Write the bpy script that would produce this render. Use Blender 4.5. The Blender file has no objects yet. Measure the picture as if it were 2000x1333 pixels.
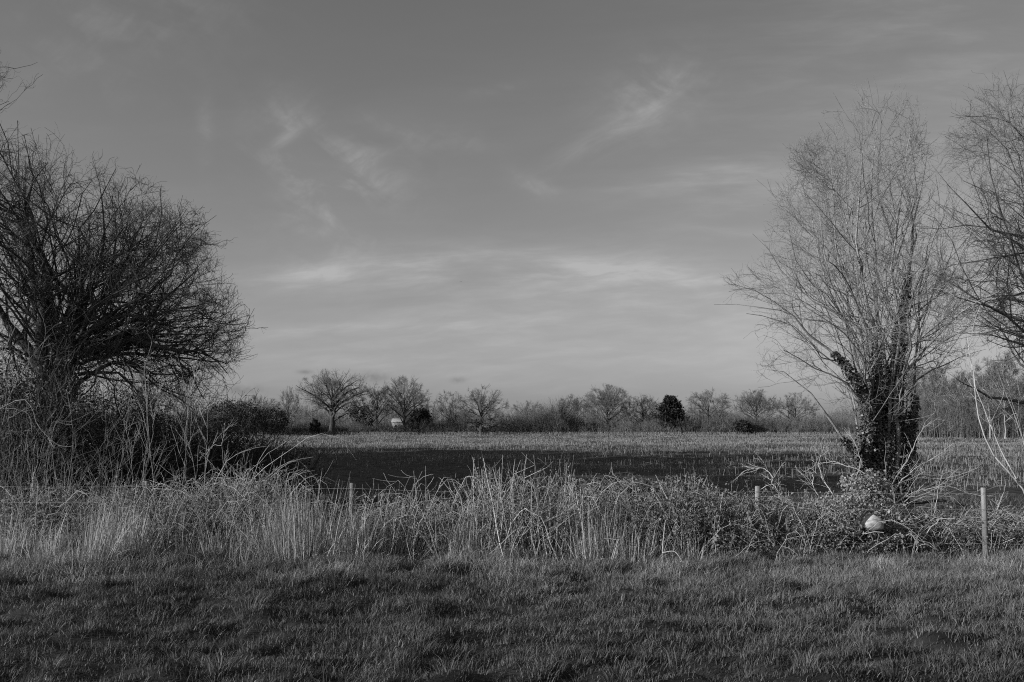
import bpy, math, numpy as np
from math import radians, sin, cos, tan, pi

# ------------------------------------------------------------------ camera, sky, sun
SC = bpy.context.scene
CAMZ = 1.87
TH = radians(5.04)
F = 1944.4                                   # focal length in photo pixels (35 mm on 36 mm)
cam = bpy.data.cameras.new('camera'); cam.lens = 35; cam.sensor_width = 36
cam.clip_start = .1; cam.clip_end = 6000
co = bpy.data.objects.new('camera', cam); SC.collection.objects.link(co)
co.location = (0, 0, CAMZ); co.rotation_euler = (pi/2 + TH, 0, 0)
SC.camera = co
SUN_EL, SUN_AZ = 17.0, 20.0                  # elevation; degrees behind the camera plane, on the left
SUND = np.array([-cos(radians(SUN_AZ))*cos(radians(SUN_EL)), -sin(radians(SUN_AZ))*cos(radians(SUN_EL)), sin(radians(SUN_EL))])
sl = bpy.data.lights.new('sun', 'SUN'); sl.energy = 4.9; sl.angle = radians(.53); sl.color = (1, 1, 1)
so = bpy.data.objects.new('sun', sl); SC.collection.objects.link(so)
from mathutils import Vector
so.rotation_euler = Vector(tuple(SUND)).to_track_quat('Z', 'Y').to_euler()
SC.view_settings.view_transform = 'Standard'; SC.view_settings.look = 'None'
SC.view_settings.exposure = 0; SC.view_settings.gamma = 1
SC.render.engine = 'CYCLES'
SC.cycles.max_bounces = 5; SC.cycles.diffuse_bounces = 2; SC.cycles.transparent_max_bounces = 4
SC.cycles.use_denoising = False; SC.cycles.filter_width = 1.1
SC.render.film_transparent = False

W = bpy.data.worlds.new('World'); SC.world = W; W.use_nodes = True
nt = W.node_tree; nt.nodes.clear()
class NB:
    """tiny helper for node graphs"""
    def __init__(s, t): s.t = t
    def n(s, typ, **k):
        o = s.t.nodes.new(typ)
        for a, b in k.items(): setattr(o, a, b)
        return o
    def put(s, sock, v):
        if isinstance(v, bpy.types.NodeSocket): s.t.links.new(v, sock)
        else: sock.default_value = v
    def m(s, op, a, b=0., c=0., clamp=False):
        o = s.n('ShaderNodeMath', operation=op); o.use_clamp = clamp
        for i, v in enumerate((a, b, c)): s.put(o.inputs[i], v)
        return o.outputs[0]
    def noise(s, vec, scale, detail=4, rough=.5, dist=0.):
        o = s.n('ShaderNodeTexNoise'); s.put(o.inputs['Vector'], vec)
        for k, v in (('Scale', scale), ('Detail', detail), ('Roughness', rough), ('Distortion', dist)): o.inputs[k].default_value = v
        return o.outputs[0]
    def comb(s, x, y, z=0.):
        o = s.n('ShaderNodeCombineXYZ')
        for i, v in enumerate((x, y, z)): s.put(o.inputs[i], v)
        return o.outputs[0]
    def smooth(s, v, a, b, lo=0., hi=1.):
        o = s.n('ShaderNodeMapRange', interpolation_type='SMOOTHSTEP')
        s.put(o.inputs[0], v)
        for i, q in enumerate((a, b, lo, hi)): o.inputs[i+1].default_value = q
        return o.outputs[0]
b = NB(nt)
sky = b.n('ShaderNodeTexSky', sky_type='NISHITA'); sky.sun_disc = False
sky.sun_elevation = radians(SUN_EL)
sky.sun_rotation = math.atan2(SUND[0], SUND[1])
sky.air_density = 1.0; sky.dust_density = 1.6; sky.ozone_density = 1
sp = b.n('ShaderNodeSeparateColor'); nt.links.new(sky.outputs[0], sp.inputs[0])
grey = b.m('ADD', b.m('MULTIPLY', sp.outputs[0], .62), b.m('ADD', b.m('MULTIPLY', sp.outputs[1], .30), b.m('MULTIPLY', sp.outputs[2], .08)))
tc = b.n('ShaderNodeTexCoord'); sx = b.n('ShaderNodeSeparateXYZ'); nt.links.new(tc.outputs['Generated'], sx.inputs[0])
dx, dy, dz = sx.outputs
yy = b.m('MAXIMUM', dy, .05)
ca, ce = b.m('DIVIDE', dx, yy), b.m('DIVIDE', dz, yy)        # bearing and height of the clouds
def ae(px, py):
    u, v = (px-1000)/F, (666.5-py)/F; d = cos(TH)-v*sin(TH)
    return u/d, (sin(TH)+v*cos(TH))/d
warp = b.noise(b.comb(ca, ce), 3.2, 3, .5)
wv = b.m('MULTIPLY', b.m('SUBTRACT', warp, .5), .10)
CL = [  # px, py, rx, ry, tilt (deg, up to the right), strength, kind of cloud
 (1130, 535, 300, 44, -2, .50, 0), (835, 522, 215, 17, 2, .40, 0), (1000, 545, 500, 24, 0, .30, 0), (1270, 548, 170, 34, -6, .30, 0),
 (1245, 232, 75, 12, 31, .10, 1), (1235, 240, 130, 44, 30, .10, 1), (1285, 180, 85, 60, 25, .36, 2), (1150, 285, 110, 16, 27, .10, 1),
 (566, 264, 32, 10, 38, .30, 1), (560, 250, 50, 60, 0, .22, 2), (600, 340, 90, 60, -45, .42, 2), (650, 460, 75, 90, 0, .34, 2), (720, 330, 60, 90, 60, .20, 2),
 (830, 265, 90, 22, -12, .20, 2), (1410, 340, 170, 26, 8, .34, 0), (1450, 395, 150, 22, 12, .36, 0), (1045, 360, 42, 14, -20, .36, 2), (1500, 455, 90, 12, 0, .34, 0),
 (700, 638, 340, 11, -1, .40, 0), (1180, 610, 330, 24, 0, .30, 0), (600, 536, 100, 24, 8, .36, 0), (950, 700, 700, 50, 0, .20, 0), (400, 240, 14, 70, 5, .14, 2), (1000, 640, 600, 60, 0, .12, 0),
 (970, 175, 45, 9, 12, .16, 2), (240, 60, 220, 110, 20, .12, 2), (1850, 350, 400, 500, 0, .22, 0), (1100, 800, 1400, 110, 0, .16, 0), (1330, 690, 300, 40, 0, .12, 0)]
tot = [0., 0., 0.]
for px, py, rx, ry, tilt, s_, kd in CL:
    a0, e0 = ae(px, py); c_, n_ = cos(radians(tilt)), sin(radians(tilt))
    da = b.m('SUBTRACT', b.m('ADD', ca, b.m('MULTIPLY', wv, .25)), a0); de = b.m('SUBTRACT', b.m('ADD', ce, b.m('MULTIPLY', wv, .20)), e0)
    p = b.m('MULTIPLY', b.m('ADD', b.m('MULTIPLY', da, c_), b.m('MULTIPLY', de, n_)), F/rx)
    q = b.m('MULTIPLY', b.m('SUBTRACT', b.m('MULTIPLY', de, c_), b.m('MULTIPLY', da, n_)), F/ry)
    r2 = b.m('ADD', b.m('MULTIPLY', p, p), b.m('MULTIPLY', q, q))
    tot[kd] = b.m('ADD', b.m('MULTIPLY', b.m('POWER', 2.718, b.m('MULTIPLY', r2, -.7)), s_), tot[kd])
wv2 = b.m('MULTIPLY', b.m('SUBTRACT', b.noise(b.comb(ca, ce, 7.), 9., 4, .55), .5), .05)
def streak(tilt, along, across, z, sc, lo, hi, wk=.45):
    c_, n_ = cos(radians(tilt)), sin(radians(tilt))
    u = b.m('ADD', b.m('MULTIPLY', ca, c_), b.m('MULTIPLY', ce, n_)); v = b.m('SUBTRACT', b.m('MULTIPLY', ce, c_), b.m('MULTIPLY', ca, n_))
    return b.smooth(b.noise(b.comb(b.m('MULTIPLY', u, along), b.m('ADD', b.m('MULTIPLY', v, across), b.m('MULTIPLY', b.m('ADD', wv, wv2), across*wk)), z), sc, 8, .58, .35), lo, hi)
T0 = b.m('MULTIPLY', streak(1, 4., 22., 0, 1.6, .25, .75, .22), b.m('ADD', .5, streak(5, 9., 50., 2., 1.5, .3, .7, .22)))
T1 = b.m('MULTIPLY', streak(31, 5., 34., 4., 1.7, .25, .70), b.m('ADD', .5, streak(24, 12., 60., 6., 1.5, .3, .7)))
T2 = b.m('MULTIPLY', streak(-28, 8., 16., 8., 1.8, .35, .72), b.m('ADD', .4, streak(40, 14., 34., 9., 1.8, .3, .7)))
veil = b.m('MULTIPLY', streak(3, 3., 16., 11., 1.5, .38, .75), b.m('MULTIPLY', b.smooth(ce, .55, .02), .12))
front = b.smooth(dy, .1, .3)
cs = veil
for k_, T_ in enumerate((T0, T1, T2)): cs = b.m('ADD', cs, b.m('MULTIPLY', tot[k_], b.m('ADD', b.m('MULTIPLY', T_, 1.1), .16)))
cl = b.m('MULTIPLY', cs, front, clamp=True)
# small darker puffs low on the horizon
pf = 0.
for px, py, rx, ry in ((728, 738, 34, 11), (480, 762, 34, 10), (893, 743, 12, 6), (600, 727, 16, 4)):
    a0, e0 = ae(px, py)
    p = b.m('MULTIPLY', b.m('SUBTRACT', b.m('ADD', ca, b.m('MULTIPLY', wv, .2)), a0), F/rx); q = b.m('MULTIPLY', b.m('SUBTRACT', ce, e0), F/ry)
    pf = b.m('ADD', pf, b.m('POWER', 2.718, b.m('MULTIPLY', b.m('ADD', b.m('MULTIPLY', p, p), b.m('MULTIPLY', q, q)), -1.)))
pn = b.m('MULTIPLY', b.m('MULTIPLY', pf, b.smooth(b.noise(b.comb(ca, ce), 60, 4, .6), .25, .6)), .32, clamp=True)
SKYK = .105
CLOUD = 5.6
base = b.m('ADD', b.m('MULTIPLY', grey, b.m('SUBTRACT', 1., b.m('MULTIPLY', cl, .55))), b.m('MULTIPLY', cl, CLOUD*.55))
base = b.m('MULTIPLY', base, b.m('SUBTRACT', 1., pn))
cc = b.n('ShaderNodeCombineColor')
for i in range(3): nt.links.new(base, cc.inputs[i])
bg = b.n('ShaderNodeBackground'); nt.links.new(cc.outputs[0], bg.inputs[0]); bg.inputs[1].default_value = SKYK
wo = b.n('ShaderNodeOutputWorld'); nt.links.new(bg.outputs[0], wo.inputs[0])

# ------------------------------------------------------------------ helpers
rng = np.random.default_rng(7)
COL = SC.collection
def P(px, py, Y):
    u, v = (px-1000)/F, (666.5-py)/F; d = cos(TH)-v*sin(TH)
    return np.array([u/d*Y, Y, CAMZ+(sin(TH)+v*cos(TH))/d*Y])
def toPx(p):
    x, y, z = p[..., 0], np.maximum(p[..., 1], .1), p[..., 2]-CAMZ
    f = y*cos(TH)+z*sin(TH); up = -y*sin(TH)+z*cos(TH)
    return 1000+F*x/f, 666.5-F*up/f
def gx(px, Y, z=0.):
    q = (z-CAMZ)/Y; v = (q*cos(TH)-sin(TH))/(cos(TH)+q*sin(TH))
    return (px-1000)/F/(cos(TH)-v*sin(TH))*Y
_lat = np.random.default_rng(3).random((256, 256))
def vnoise(x, y):
    x = np.asarray(x, float); y = np.asarray(y, float)
    xi, yi = np.floor(x).astype(int), np.floor(y).astype(int); fx, fy = x-xi, y-yi
    fx = fx*fx*(3-2*fx); fy = fy*fy*(3-2*fy)
    g = lambda a, c: _lat[a & 255, c & 255]
    return (g(xi, yi)*(1-fx)+g(xi+1, yi)*fx)*(1-fy)+(g(xi, yi+1)*(1-fx)+g(xi+1, yi+1)*fx)*fy
def sstep(v, a, c):
    t = np.clip((v-a)/(c-a), 0, 1); return t*t*(3-2*t)
def gz(x, y):
    """ground height"""
    x = np.asarray(x, float); y = np.asarray(y, float)
    near = 1-sstep(y, 15.5, 18)
    bump = .08*(vnoise(x*.9+11, y*1.5+3)-.5)+.14*(vnoise(x*2.4+40, y*3.8)-.5)+.10*(vnoise(x*4.6+9, y*7)-.5)+.10*(vnoise(x*.33, y*.4+70)-.5)
    z = bump*near
    dd = 1-sstep(gpx(x, y), 1600, 1760)*.75                      # the ditch runs out to the right
    z = z - .95*dd*sstep(y, 16.2, 18.2)*(1-sstep(y, 20.5, 23))
    z = z + (1-near)*.10*(vnoise(x*.2+5, y*.2)-.5)
    z = z + .10*sstep(y, 22, 24)*(1-sstep(y, 26, 34))
    return z
def gpx(x, y): return 1000+F*x/np.maximum(y, .5)
def nrm(v): return v/np.maximum(np.linalg.norm(v, axis=-1, keepdims=True), 1e-9)

def mesh_obj(name, chunks, mat, parent=None, smooth=True, loc=None):
    """chunks: (verts, [face index arrays], tone) -> ONE mesh object"""
    vs, qs, ts, tn, o = [], [], [], [], 0
    for ch in chunks:
        V, Fs = ch[0].reshape(-1, 3), ch[1]
        vs.append(V); tn.append(ch[2].ravel() if len(ch) > 2 and ch[2] is not None else np.full(len(V), .5))
        for f in Fs: (qs if f.shape[1] == 4 else ts).append(f+o)
        o += len(V)
    V = np.concatenate(vs).astype(np.float32); T = np.concatenate(tn).astype(np.float32)
    Q = np.concatenate(qs) if qs else np.zeros((0, 4), int); R = np.concatenate(ts) if ts else np.zeros((0, 3), int)
    if loc is not None: V = V-np.array(loc, np.float32)
    me = bpy.data.meshes.new(name)
    me.vertices.add(len(V)); me.vertices.foreach_set('co', V.ravel())
    li = np.concatenate([Q.ravel(), R.ravel()]).astype(np.int32)
    me.loops.add(len(li)); me.loops.foreach_set('vertex_index', li)
    n = len(Q)+len(R); me.polygons.add(n)
    stt = np.concatenate([np.arange(len(Q))*4, len(Q)*4+np.arange(len(R))*3]).astype(np.int32)
    me.polygons.foreach_set('loop_start', stt)
    if smooth: me.polygons.foreach_set('use_smooth', np.ones(n, bool))
    at = me.attributes.new('tone', 'FLOAT', 'POINT'); at.data.foreach_set('value', T)
    me.materials.append(mat); me.update(calc_edges=True)
    ob = bpy.data.objects.new(name, me); COL.objects.link(ob)
    if loc is not None and parent is None: ob.location = loc
    if parent is not None: ob.parent = parent
    return ob
def thing(name, label, cat, loc, group=None):
    o = bpy.data.objects.new(name, None); COL.objects.link(o); o.location = tuple(float(v) for v in loc)
    o.empty_display_size = .3
    return tag(o, label, cat, group)
def tag(o, label=None, cat=None, group=None, kind=None):
    if label: o['label'] = label
    if cat: o['category'] = cat
    if group: o['group'] = group
    if kind: o['kind'] = kind
    return o
def dup(root, loc, rz=0., sc=(1, 1, 1), label=None, group=None):
    r = root.copy(); COL.objects.link(r); r.location = tuple(float(v) for v in loc); r.rotation_euler = (0, 0, rz); r.scale = sc
    if label: r['label'] = label
    if group: r['group'] = group
    for ch in list(root.children):
        c = ch.copy(); COL.objects.link(c); c.parent = r
    return r

def tubes(PL, R, S=3, tone=None):
    N, K, _ = PL.shape
    T = nrm(np.gradient(PL, axis=1))
    ref = nrm(rng.normal(size=(N, 1, 3)))
    A = nrm(np.cross(T, ref)); B = np.cross(T, A)
    th = np.arange(S)*2*pi/S
    V = PL[:, :, None]+R[:, :, None, None]*(np.cos(th)[None, None, :, None]*A[:, :, None]+np.sin(th)[None, None, :, None]*B[:, :, None])
    i = np.arange(N*K*S).reshape(N, K, S); j = np.roll(i, -1, axis=2)
    Q = np.stack([i[:, :-1], j[:, :-1], j[:, 1:], i[:, 1:]], -1).reshape(-1, 4)
    t = None
    if tone is not None: t = np.broadcast_to(np.asarray(tone).reshape(N, 1, 1), (N, K, S)).ravel()
    return (V.reshape(-1, 3), [Q], t)
def ribbons(PL, Wd, side=None, tone=None):
    N, K, _ = PL.shape
    T = nrm(np.gradient(PL, axis=1))
    if side is None: side = nrm(rng.normal(size=(N, 1, 3))*[1, 1, .15])
    A = nrm(np.cross(T, np.cross(side, T)))
    V = np.stack([PL-A*Wd[..., None]/2, PL+A*Wd[..., None]/2], 2)
    i = np.arange(N*K*2).reshape(N, K, 2)
    Q = np.stack([i[:, :-1, 0], i[:, :-1, 1], i[:, 1:, 1], i[:, 1:, 0]], -1).reshape(-1, 4)
    t = None
    if tone is not None: t = np.broadcast_to(np.asarray(tone).reshape(N, 1, 1), (N, K, 2)).ravel()
    return (V.reshape(-1, 3), [Q], t)
def leaves(C, D, Nn, size, aspect=.8, fold=.25, tone=None):
    """one bent quad per leaf: C base, D pointing direction, Nn face normal"""
    N = len(C); D = nrm(D); S = nrm(np.cross(D, Nn)); U = np.cross(S, D); s = np.asarray(size).reshape(-1, 1)
    V = np.stack([C, C+D*s*.55+S*s*aspect*.5+U*s*fold, C+D*s, C+D*s*.45-S*s*aspect*.5+U*s*fold], 1)
    i = np.arange(N*4).reshape(N, 4)
    t = None if tone is None else np.repeat(tone, 4)
    return (V.reshape(-1, 3), [i], t)
def resample(pts, K):
    pts = np.asarray(pts, float); d = np.r_[0, np.cumsum(np.linalg.norm(np.diff(pts, axis=0), axis=1))]; d /= d[-1]
    # Catmull-Rom through the given points
    n = len(pts); pp = np.vstack([2*pts[0]-pts[1], pts, 2*pts[-1]-pts[-2]]); out = []
    for t in np.linspace(0, 1, K):
        k = min(max(np.searchsorted(d, t, side='right')-1, 0), n-2); u = (t-d[k])/max(d[k+1]-d[k], 1e-9)
        p0, p1, p2, p3 = pp[k:k+4]
        out.append(.5*(2*p1+(p2-p0)*u+(2*p0-5*p1+4*p2-p3)*u*u+(3*p1-p0-3*p2+p3)*u**3))
    return np.array(out)
def grow(PL, R, n, t=(.25, 1.), ang=(45, 12), L=.5, K=5, wander=.15, trop=(0, 0, .08), rr=.55, rmax=9., rtip=.3, env=None, lmin=.05, tp=1., taper=.45, end=True):
    """children for every branch of one level, all at once"""
    N, K0, _ = PL.shape
    plen = np.linalg.norm(np.diff(PL, axis=1), axis=2).sum(1)
    cnt = np.full(N, int(n)) if np.isscalar(n) else np.asarray(n).astype(int)
    idx = np.repeat(np.arange(N), cnt); M = len(idx)
    tt = t[0]+(t[1]-t[0])*rng.random(M)**tp
    if end:                                            # the tip of each parent carries on
        first = np.r_[0, np.cumsum(cnt)[:-1]][cnt > 0]; tt[first] = .985
    f = tt*(K0-1); k = np.minimum(f.astype(int), K0-2); u = (f-k)[:, None]
    C = PL[idx, k]*(1-u)+PL[idx, k+1]*u; T = nrm(PL[idx, k+1]-PL[idx, k])
    r0 = R[idx, k]*(1-u[:, 0])+R[idx, k+1]*u[:, 0]
    a = np.radians(np.abs(rng.normal(ang[0], ang[1], M))); 
    if end: a[first] *= .35
    q = nrm(np.cross(T, rng.normal(size=(M, 3)))); D = T*np.cos(a)[:, None]+q*np.sin(a)[:, None]
    ln = np.maximum(plen[idx]*L*(1-taper*tt)*rng.uniform(.6, 1.25, M), lmin)
    G = np.empty((M, K, 3)); G[:, 0] = C; tr = np.asarray(trop, float)
    for j in range(1, K):
        D = nrm(D+rng.normal(size=(M, 3))*wander+tr); G[:, j] = G[:, j-1]+D*(ln/(K-1))[:, None]
    if env is not None:
        ins = env(G) < 1+rng.normal(-.03, .07, (M, 1)); kk = np.argmin(ins, axis=1); kk = np.where(ins.all(1), K-1, kk)
        s = (kk/(K-1))[:, None, None]; G = C[:, None]+(G-C[:, None])*s
        keep = (env(C) < 1.04) & (kk/(K-1) > .3); G, r0, ln = G[keep], r0[keep], ln[keep]
    rs = np.minimum(r0*rr, rmax)[:, None]
    RR = rs*(1-(1-rtip)*np.linspace(0, 1, K)[None])
    return G, RR
def ell(c, r):
    c, r = np.array(c, float), np.array(r, float)
    return lambda p: np.linalg.norm((p-c)/r, axis=-1)
def img_env(cx, cy, table, Yc, Ry):
    """crown outline given as radii (photo pixels at the tree's own distance) per bearing, with real depth"""
    an = np.radians([t[0] for t in table]+[table[0][0]+360]); rd = np.array([t[1] for t in table]+[table[0][1]], float)
    c = P(cx, cy, Yc); k = Yc/F
    def e(p):
        x, z = p[..., 0]-c[0], p[..., 2]-c[2]
        th = np.mod(np.arctan2(z, x)-an[0], 2*pi)+an[0]
        return np.sqrt((np.hypot(x, z)/(np.interp(th, an, rd)*k))**2+((p[..., 1]-Yc)/Ry)**2)
    return e

# ------------------------------------------------------------------ materials (the photograph is black and white: every colour is a grey)
def mat(name, lo, hi, rough=.85, nscale=8., obj=True, tone=None, bump=0., bscale=20., spec=.25, trans=0., sy=1., detail=5, sheen=0):
    m = bpy.data.materials.new(name); m.use_nodes = True; t = m.node_tree; t.nodes.clear(); g = NB(t)
    tcn = g.n('ShaderNodeTexCoord'); mp = g.n('ShaderNodeMapping'); t.links.new(tcn.outputs['Object'], mp.inputs[0])
    mp.inputs['Scale'].default_value = (1, 1, sy)
    nz = g.noise(mp.outputs[0], nscale, detail, .6)
    v = g.smooth(nz, .3, .7)
    if tone is not None:                              # tone = how dry and pale the single stem or leaf is
        at = g.n('ShaderNodeAttribute', attribute_name='tone')
        v = g.m('ADD', g.m('MULTIPLY', at.outputs['Fac'], tone), g.m('MULTIPLY', v, 1-tone))
    val = g.m('ADD', lo, g.m('MULTIPLY', v, hi-lo))
    cb = g.n('ShaderNodeCombineColor')
    for i in range(3): t.links.new(val, cb.inputs[i])
    pr = g.n('ShaderNodeBsdfPrincipled'); t.links.new(cb.outputs[0], pr.inputs['Base Color'])
    pr.inputs['Roughness'].default_value = rough; pr.inputs['Specular IOR Level'].default_value = spec
    if bump:
        bn = g.n('ShaderNodeBump'); bn.inputs['Strength'].default_value = bump; bn.inputs['Distance'].default_value = .02
        t.links.new(g.noise(mp.outputs[0], bscale, 6, .65), bn.inputs['Height']); t.links.new(bn.outputs[0], pr.inputs['Normal'])
    out = g.n('ShaderNodeOutputMaterial')
    if trans:
        tr = g.n('ShaderNodeBsdfTranslucent'); t.links.new(cb.outputs[0], tr.inputs[0])
        mx = g.n('ShaderNodeMixShader'); mx.inputs[0].default_value = trans
        t.links.new(pr.outputs[0], mx.inputs[1]); t.links.new(tr.outputs[0], mx.inputs[2]); t.links.new(mx.outputs[0], out.inputs[0])
    else: t.links.new(pr.outputs[0], out.inputs[0])
    return m
M_soil = mat('damp_soil_and_litter', .010, .04, .95, 1.6, bump=.6, bscale=9)
M_field = mat('field_soil_with_straw', .010, .062, .95, 3.0, bump=.5, bscale=6, detail=8)
M_grass = mat('meadow_grass_blades', .024, .27, .55, 1.2, tone=.75, spec=.3, trans=.25)
M_dry = mat('dry_grass_straw', .09, .58, .7, 1.5, tone=.8, spec=.2, trans=.15)
M_cane = mat('dead_canes', .08, .56, .75, 3., tone=.8, spec=.2)
M_stub = mat('maize_stubble_straw', .08, .38, .8, .6, tone=.75, spec=.15)
M_barkd = mat('dark_tree_bark', .025, .075, .95, 14., bump=.8, bscale=30, sy=.35)
M_twigd = mat('dark_twigs', .04, .10, .9, 5.)
M_barkp = mat('pale_tree_bark', .14, .36, .85, 11., bump=.7, bscale=34, sy=.35)
M_twigp = mat('pale_twigs', .12, .28, .8, 3., spec=.2)
M_twigr = mat('grey_twigs', .07, .20, .85, 3.)
M_barkr = mat('grey_bark', .07, .22, .9, 9., bump=.7, bscale=30, sy=.4)
M_far = mat('far_bark', .04, .11, .95, .35)
M_fart = mat('far_twigs', .12, .26, .95, .12)
M_scrub = mat('far_scrub_twigs', .07, .24, .95, .09, tone=.4)
M_ever = mat('evergreen_needles', .018, .06, .75, .5, tone=.5)
M_ivy = mat('ivy_leaves', .025, .16, .42, 3., tone=.7, spec=.45)
M_deadl = mat('bramble_leaves', .05, .42, .6, 3., tone=.8, spec=.3, trans=.15)
M_post = mat('weathered_post_wood', .12, .30, .8, 6., bump=.5, bscale=26, sy=.08)
M_post_shade = mat('shaded_post_wood', .10, .20, .85, 6., bump=.5, bscale=26, sy=.08)  # same post wood, shade of the stems in front put into the colour
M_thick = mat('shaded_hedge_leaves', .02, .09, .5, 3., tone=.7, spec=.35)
M_wire = mat('galvanised_wire', .22, .36, .5, 5., spec=.5)
M_log = mat('fresh_cut_wood', .24, .5, .8, 14., bump=.3, bscale=30, sy=2.2)
M_wall = mat('pale_render_wall', .16, .24, .9, .5)
M_roof = mat('slate_roof', .12, .2, .8, .8)
M_pale = mat('light_roof_sheet', .19, .27, .8, .5)
M_glass = mat('window_dark', .02, .04, .2, 1., spec=.6)
M_white = mat('white_rail_paint', .45, .7, .7, 2.)
M_birch = mat('birch_bark', .16, .36, .85, 1.2, sy=.5)
M_bird = mat('dark_feathers', .02, .05, .8, 10.)

# ------------------------------------------------------------------ ground
def sheet(name, xs, ys, zf, m):
    X, Y = np.meshgrid(xs, ys); Z = zf(X, Y); V = np.stack([X, Y, Z], -1); n, k = X.shape
    i = np.arange(n*k).reshape(n, k)
    Q = np.stack([i[:-1, :-1], i[:-1, 1:], i[1:, 1:], i[1:, :-1]], -1).reshape(-1, 4)
    return mesh_obj(name, [(V, [Q])], m)
xs = np.r_[-2500, -900, -400, np.arange(-160, -20, 4.), np.arange(-20, 20, .11), np.arange(20, 161, 4.), 400, 900, 2500]
ys = np.r_[-900, -300, -60, -15, 0, 3, np.arange(4.5, 26, .11), np.arange(26, 60, 1.), np.arange(60, 330, 6.), 400, 700, 1400, 3500]
tag(sheet('ground', xs, ys, gz, M_soil), kind='structure')
def fz(x, y):
    """height of the field's own surface: clods and shallow undulations"""
    a = sstep(y, 23.5, 27)*(1-sstep(y, 90, 125))
    return gz(x, y)+.012-.03*(np.asarray(y) < 23.7)+a*(.10*vnoise(x*1.3, y*1.3)+.22*vnoise(x*.3+9, y*.16+2)+.08*vnoise(x*.7, y*.7+5))
fx = np.r_[np.arange(-190, -20, 5.), np.arange(-20, 24, .5), np.arange(24, 60, 1.), np.arange(60, 200, 5.)]
fy = np.r_[np.arange(23.5, 128, .5), np.arange(128, 304, 4.)]
FEDGE = 300
tag(sheet('stubble_field', fx, fy, fz, M_field), kind='structure')


def blades(x, y, h, w, lean, tone, z=None, az=None, droop=.35):
    n = len(x); az = rng.uniform(0, 2*pi, n) if az is None else az
    d = np.stack([np.cos(az), np.sin(az), np.zeros(n)], 1); zz = gz(x, y) if z is None else z
    B = np.stack([x, y, zz-.01], 1); up = np.array([0, 0, 1.])
    Mi = B+(up*.55+d*(lean*.36)[:, None])*h[:, None]; T = B+(up*(1-droop*.6*lean)[:, None]+d*(lean*.85)[:, None])*h[:, None]
    fa = rng.uniform(0, 2*pi, n); s = np.stack([np.cos(fa), np.sin(fa), np.zeros(n)], 1)*(w/2)[:, None]
    V = np.stack([B-s, B+s, Mi+s*.8, Mi-s*.8, T], 1); i = np.arange(n*5).reshape(n, 5)
    return (V.reshape(-1, 3), [i[:, :4], i[:, [3, 2, 4]]], np.repeat(tone, 5))
n = 560000
y = np.sqrt(rng.uniform(5.2**2, 16.3**2, n)); x = rng.uniform(-1, 1, n)*(y*.545+.9)
cl1 = vnoise(x*1.1+30, y*1.7+9); cl2 = vnoise(x*3.3, y*5.1+50); cl3 = vnoise(x*.45+3, y*.6+20)
edge = sstep(y+1.6*(cl3-.5)+.08*x, 9.6, 14.4)
cl5 = vnoise(x*4.2+60, y*7+31); k = rng.random(n) < (.42+.35*cl1+.3*cl2)*np.clip(cl5*2.6-.25, .5, 1.2)
x, y, cl1, cl2, cl3, edge = (a[k] for a in (x, y, cl1, cl2, cl3, edge)); n = len(x)
cl4 = vnoise(x*6.5+3, y*9+8); h = (.03+.07*cl1*cl2*1.4+.07*(cl4-.35)+.03*edge*(.4+cl2)+.02*(cl3-.5)).clip(.042, .3)*(.8+.2*sstep(y, 8, 12))*rng.uniform(.6, 1.5, n)
rt = sstep(gpx(x, y), 500, 1500)*sstep(y, 6.5, 11.5)
tone = np.clip(.05+.12*cl3+.14*(cl2-.5)+.22*edge*rng.uniform(.3, 1.3, n)+.36*rt*rng.uniform(.4, 1.3, n)+rng.normal(0, .15, n)+(rng.random(n) < .07)*.5, 0, 1)
az = rng.normal(0, 1.0, n)+4*(vnoise(x*1.3+7, y*2+1)-.5)+(rng.random(n) < .25)*pi
g1 = blades(x, y, h*1.15, rng.uniform(.004, .0085, n)*(.8+y*.025), rng.uniform(.1, 1.2, n), tone, az=az)
nt_ = 150; cy_ = np.sqrt(rng.uniform(6**2, 14**2, nt_)); cx_ = rng.uniform(-1, 1, nt_)*cy_*.54; i = rng.integers(0, nt_, nt_*90); rs_ = rng.uniform(.04, .16, nt_)[i]
ax = rng.uniform(0, 2*pi, len(i)); rr_ = rs_*rng.random(len(i))**.6; x = cx_[i]+np.cos(ax)*rr_; y = cy_[i]+np.sin(ax)*rr_
g1b = blades(x, y, rng.uniform(.07, .20, len(i))*rng.uniform(.6, 1.15, nt_)[i], rng.uniform(.003, .007, len(i)), rng.uniform(.3, 1.3, len(i)), np.clip(rng.uniform(.1, .6, nt_)[i]+rng.normal(0, .15, len(i)), 0, 1), az=ax+rng.normal(0, .5, len(i)), droop=.5)
tag(mesh_obj('meadow_grass', [g1, g1b], M_grass, smooth=False), 'short rough tufted meadow grass covering the whole foreground', 'grass', kind='stuff')
# paler dead grass, longer and matted, along the fence foot
n = 80000
x = rng.uniform(-9.4, 9.4, n); y = 13.4+rng.normal(0, 1.25, n)+.5*(vnoise(x*.7, x*0)-.5)
pxx = gpx(x, y); dn = vnoise(x*1.4+5, y*2+5); k = (rng.random(n) < (dn*1.5)**2*.7*(.7+.9*sstep(pxx, 1300, 1600))) & (y > 9.5) & (y < 16.2)
x, y, dn = x[k], y[k], dn[k]; n = len(x)
g2 = blades(x, y, rng.uniform(.08, .26, n)*(.5+dn)*(.35+.65*sstep(y, 11, 14)), rng.uniform(.003, .006, n), rng.uniform(.2, 1.3, n), np.clip(rng.normal(.34, .22, n), 0, 1), droop=.45)
tag(mesh_obj('dead_grass', [g2], M_dry, smooth=False), 'pale matted dead grass along the foot of the wire fence', 'grass', kind='stuff')

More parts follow.
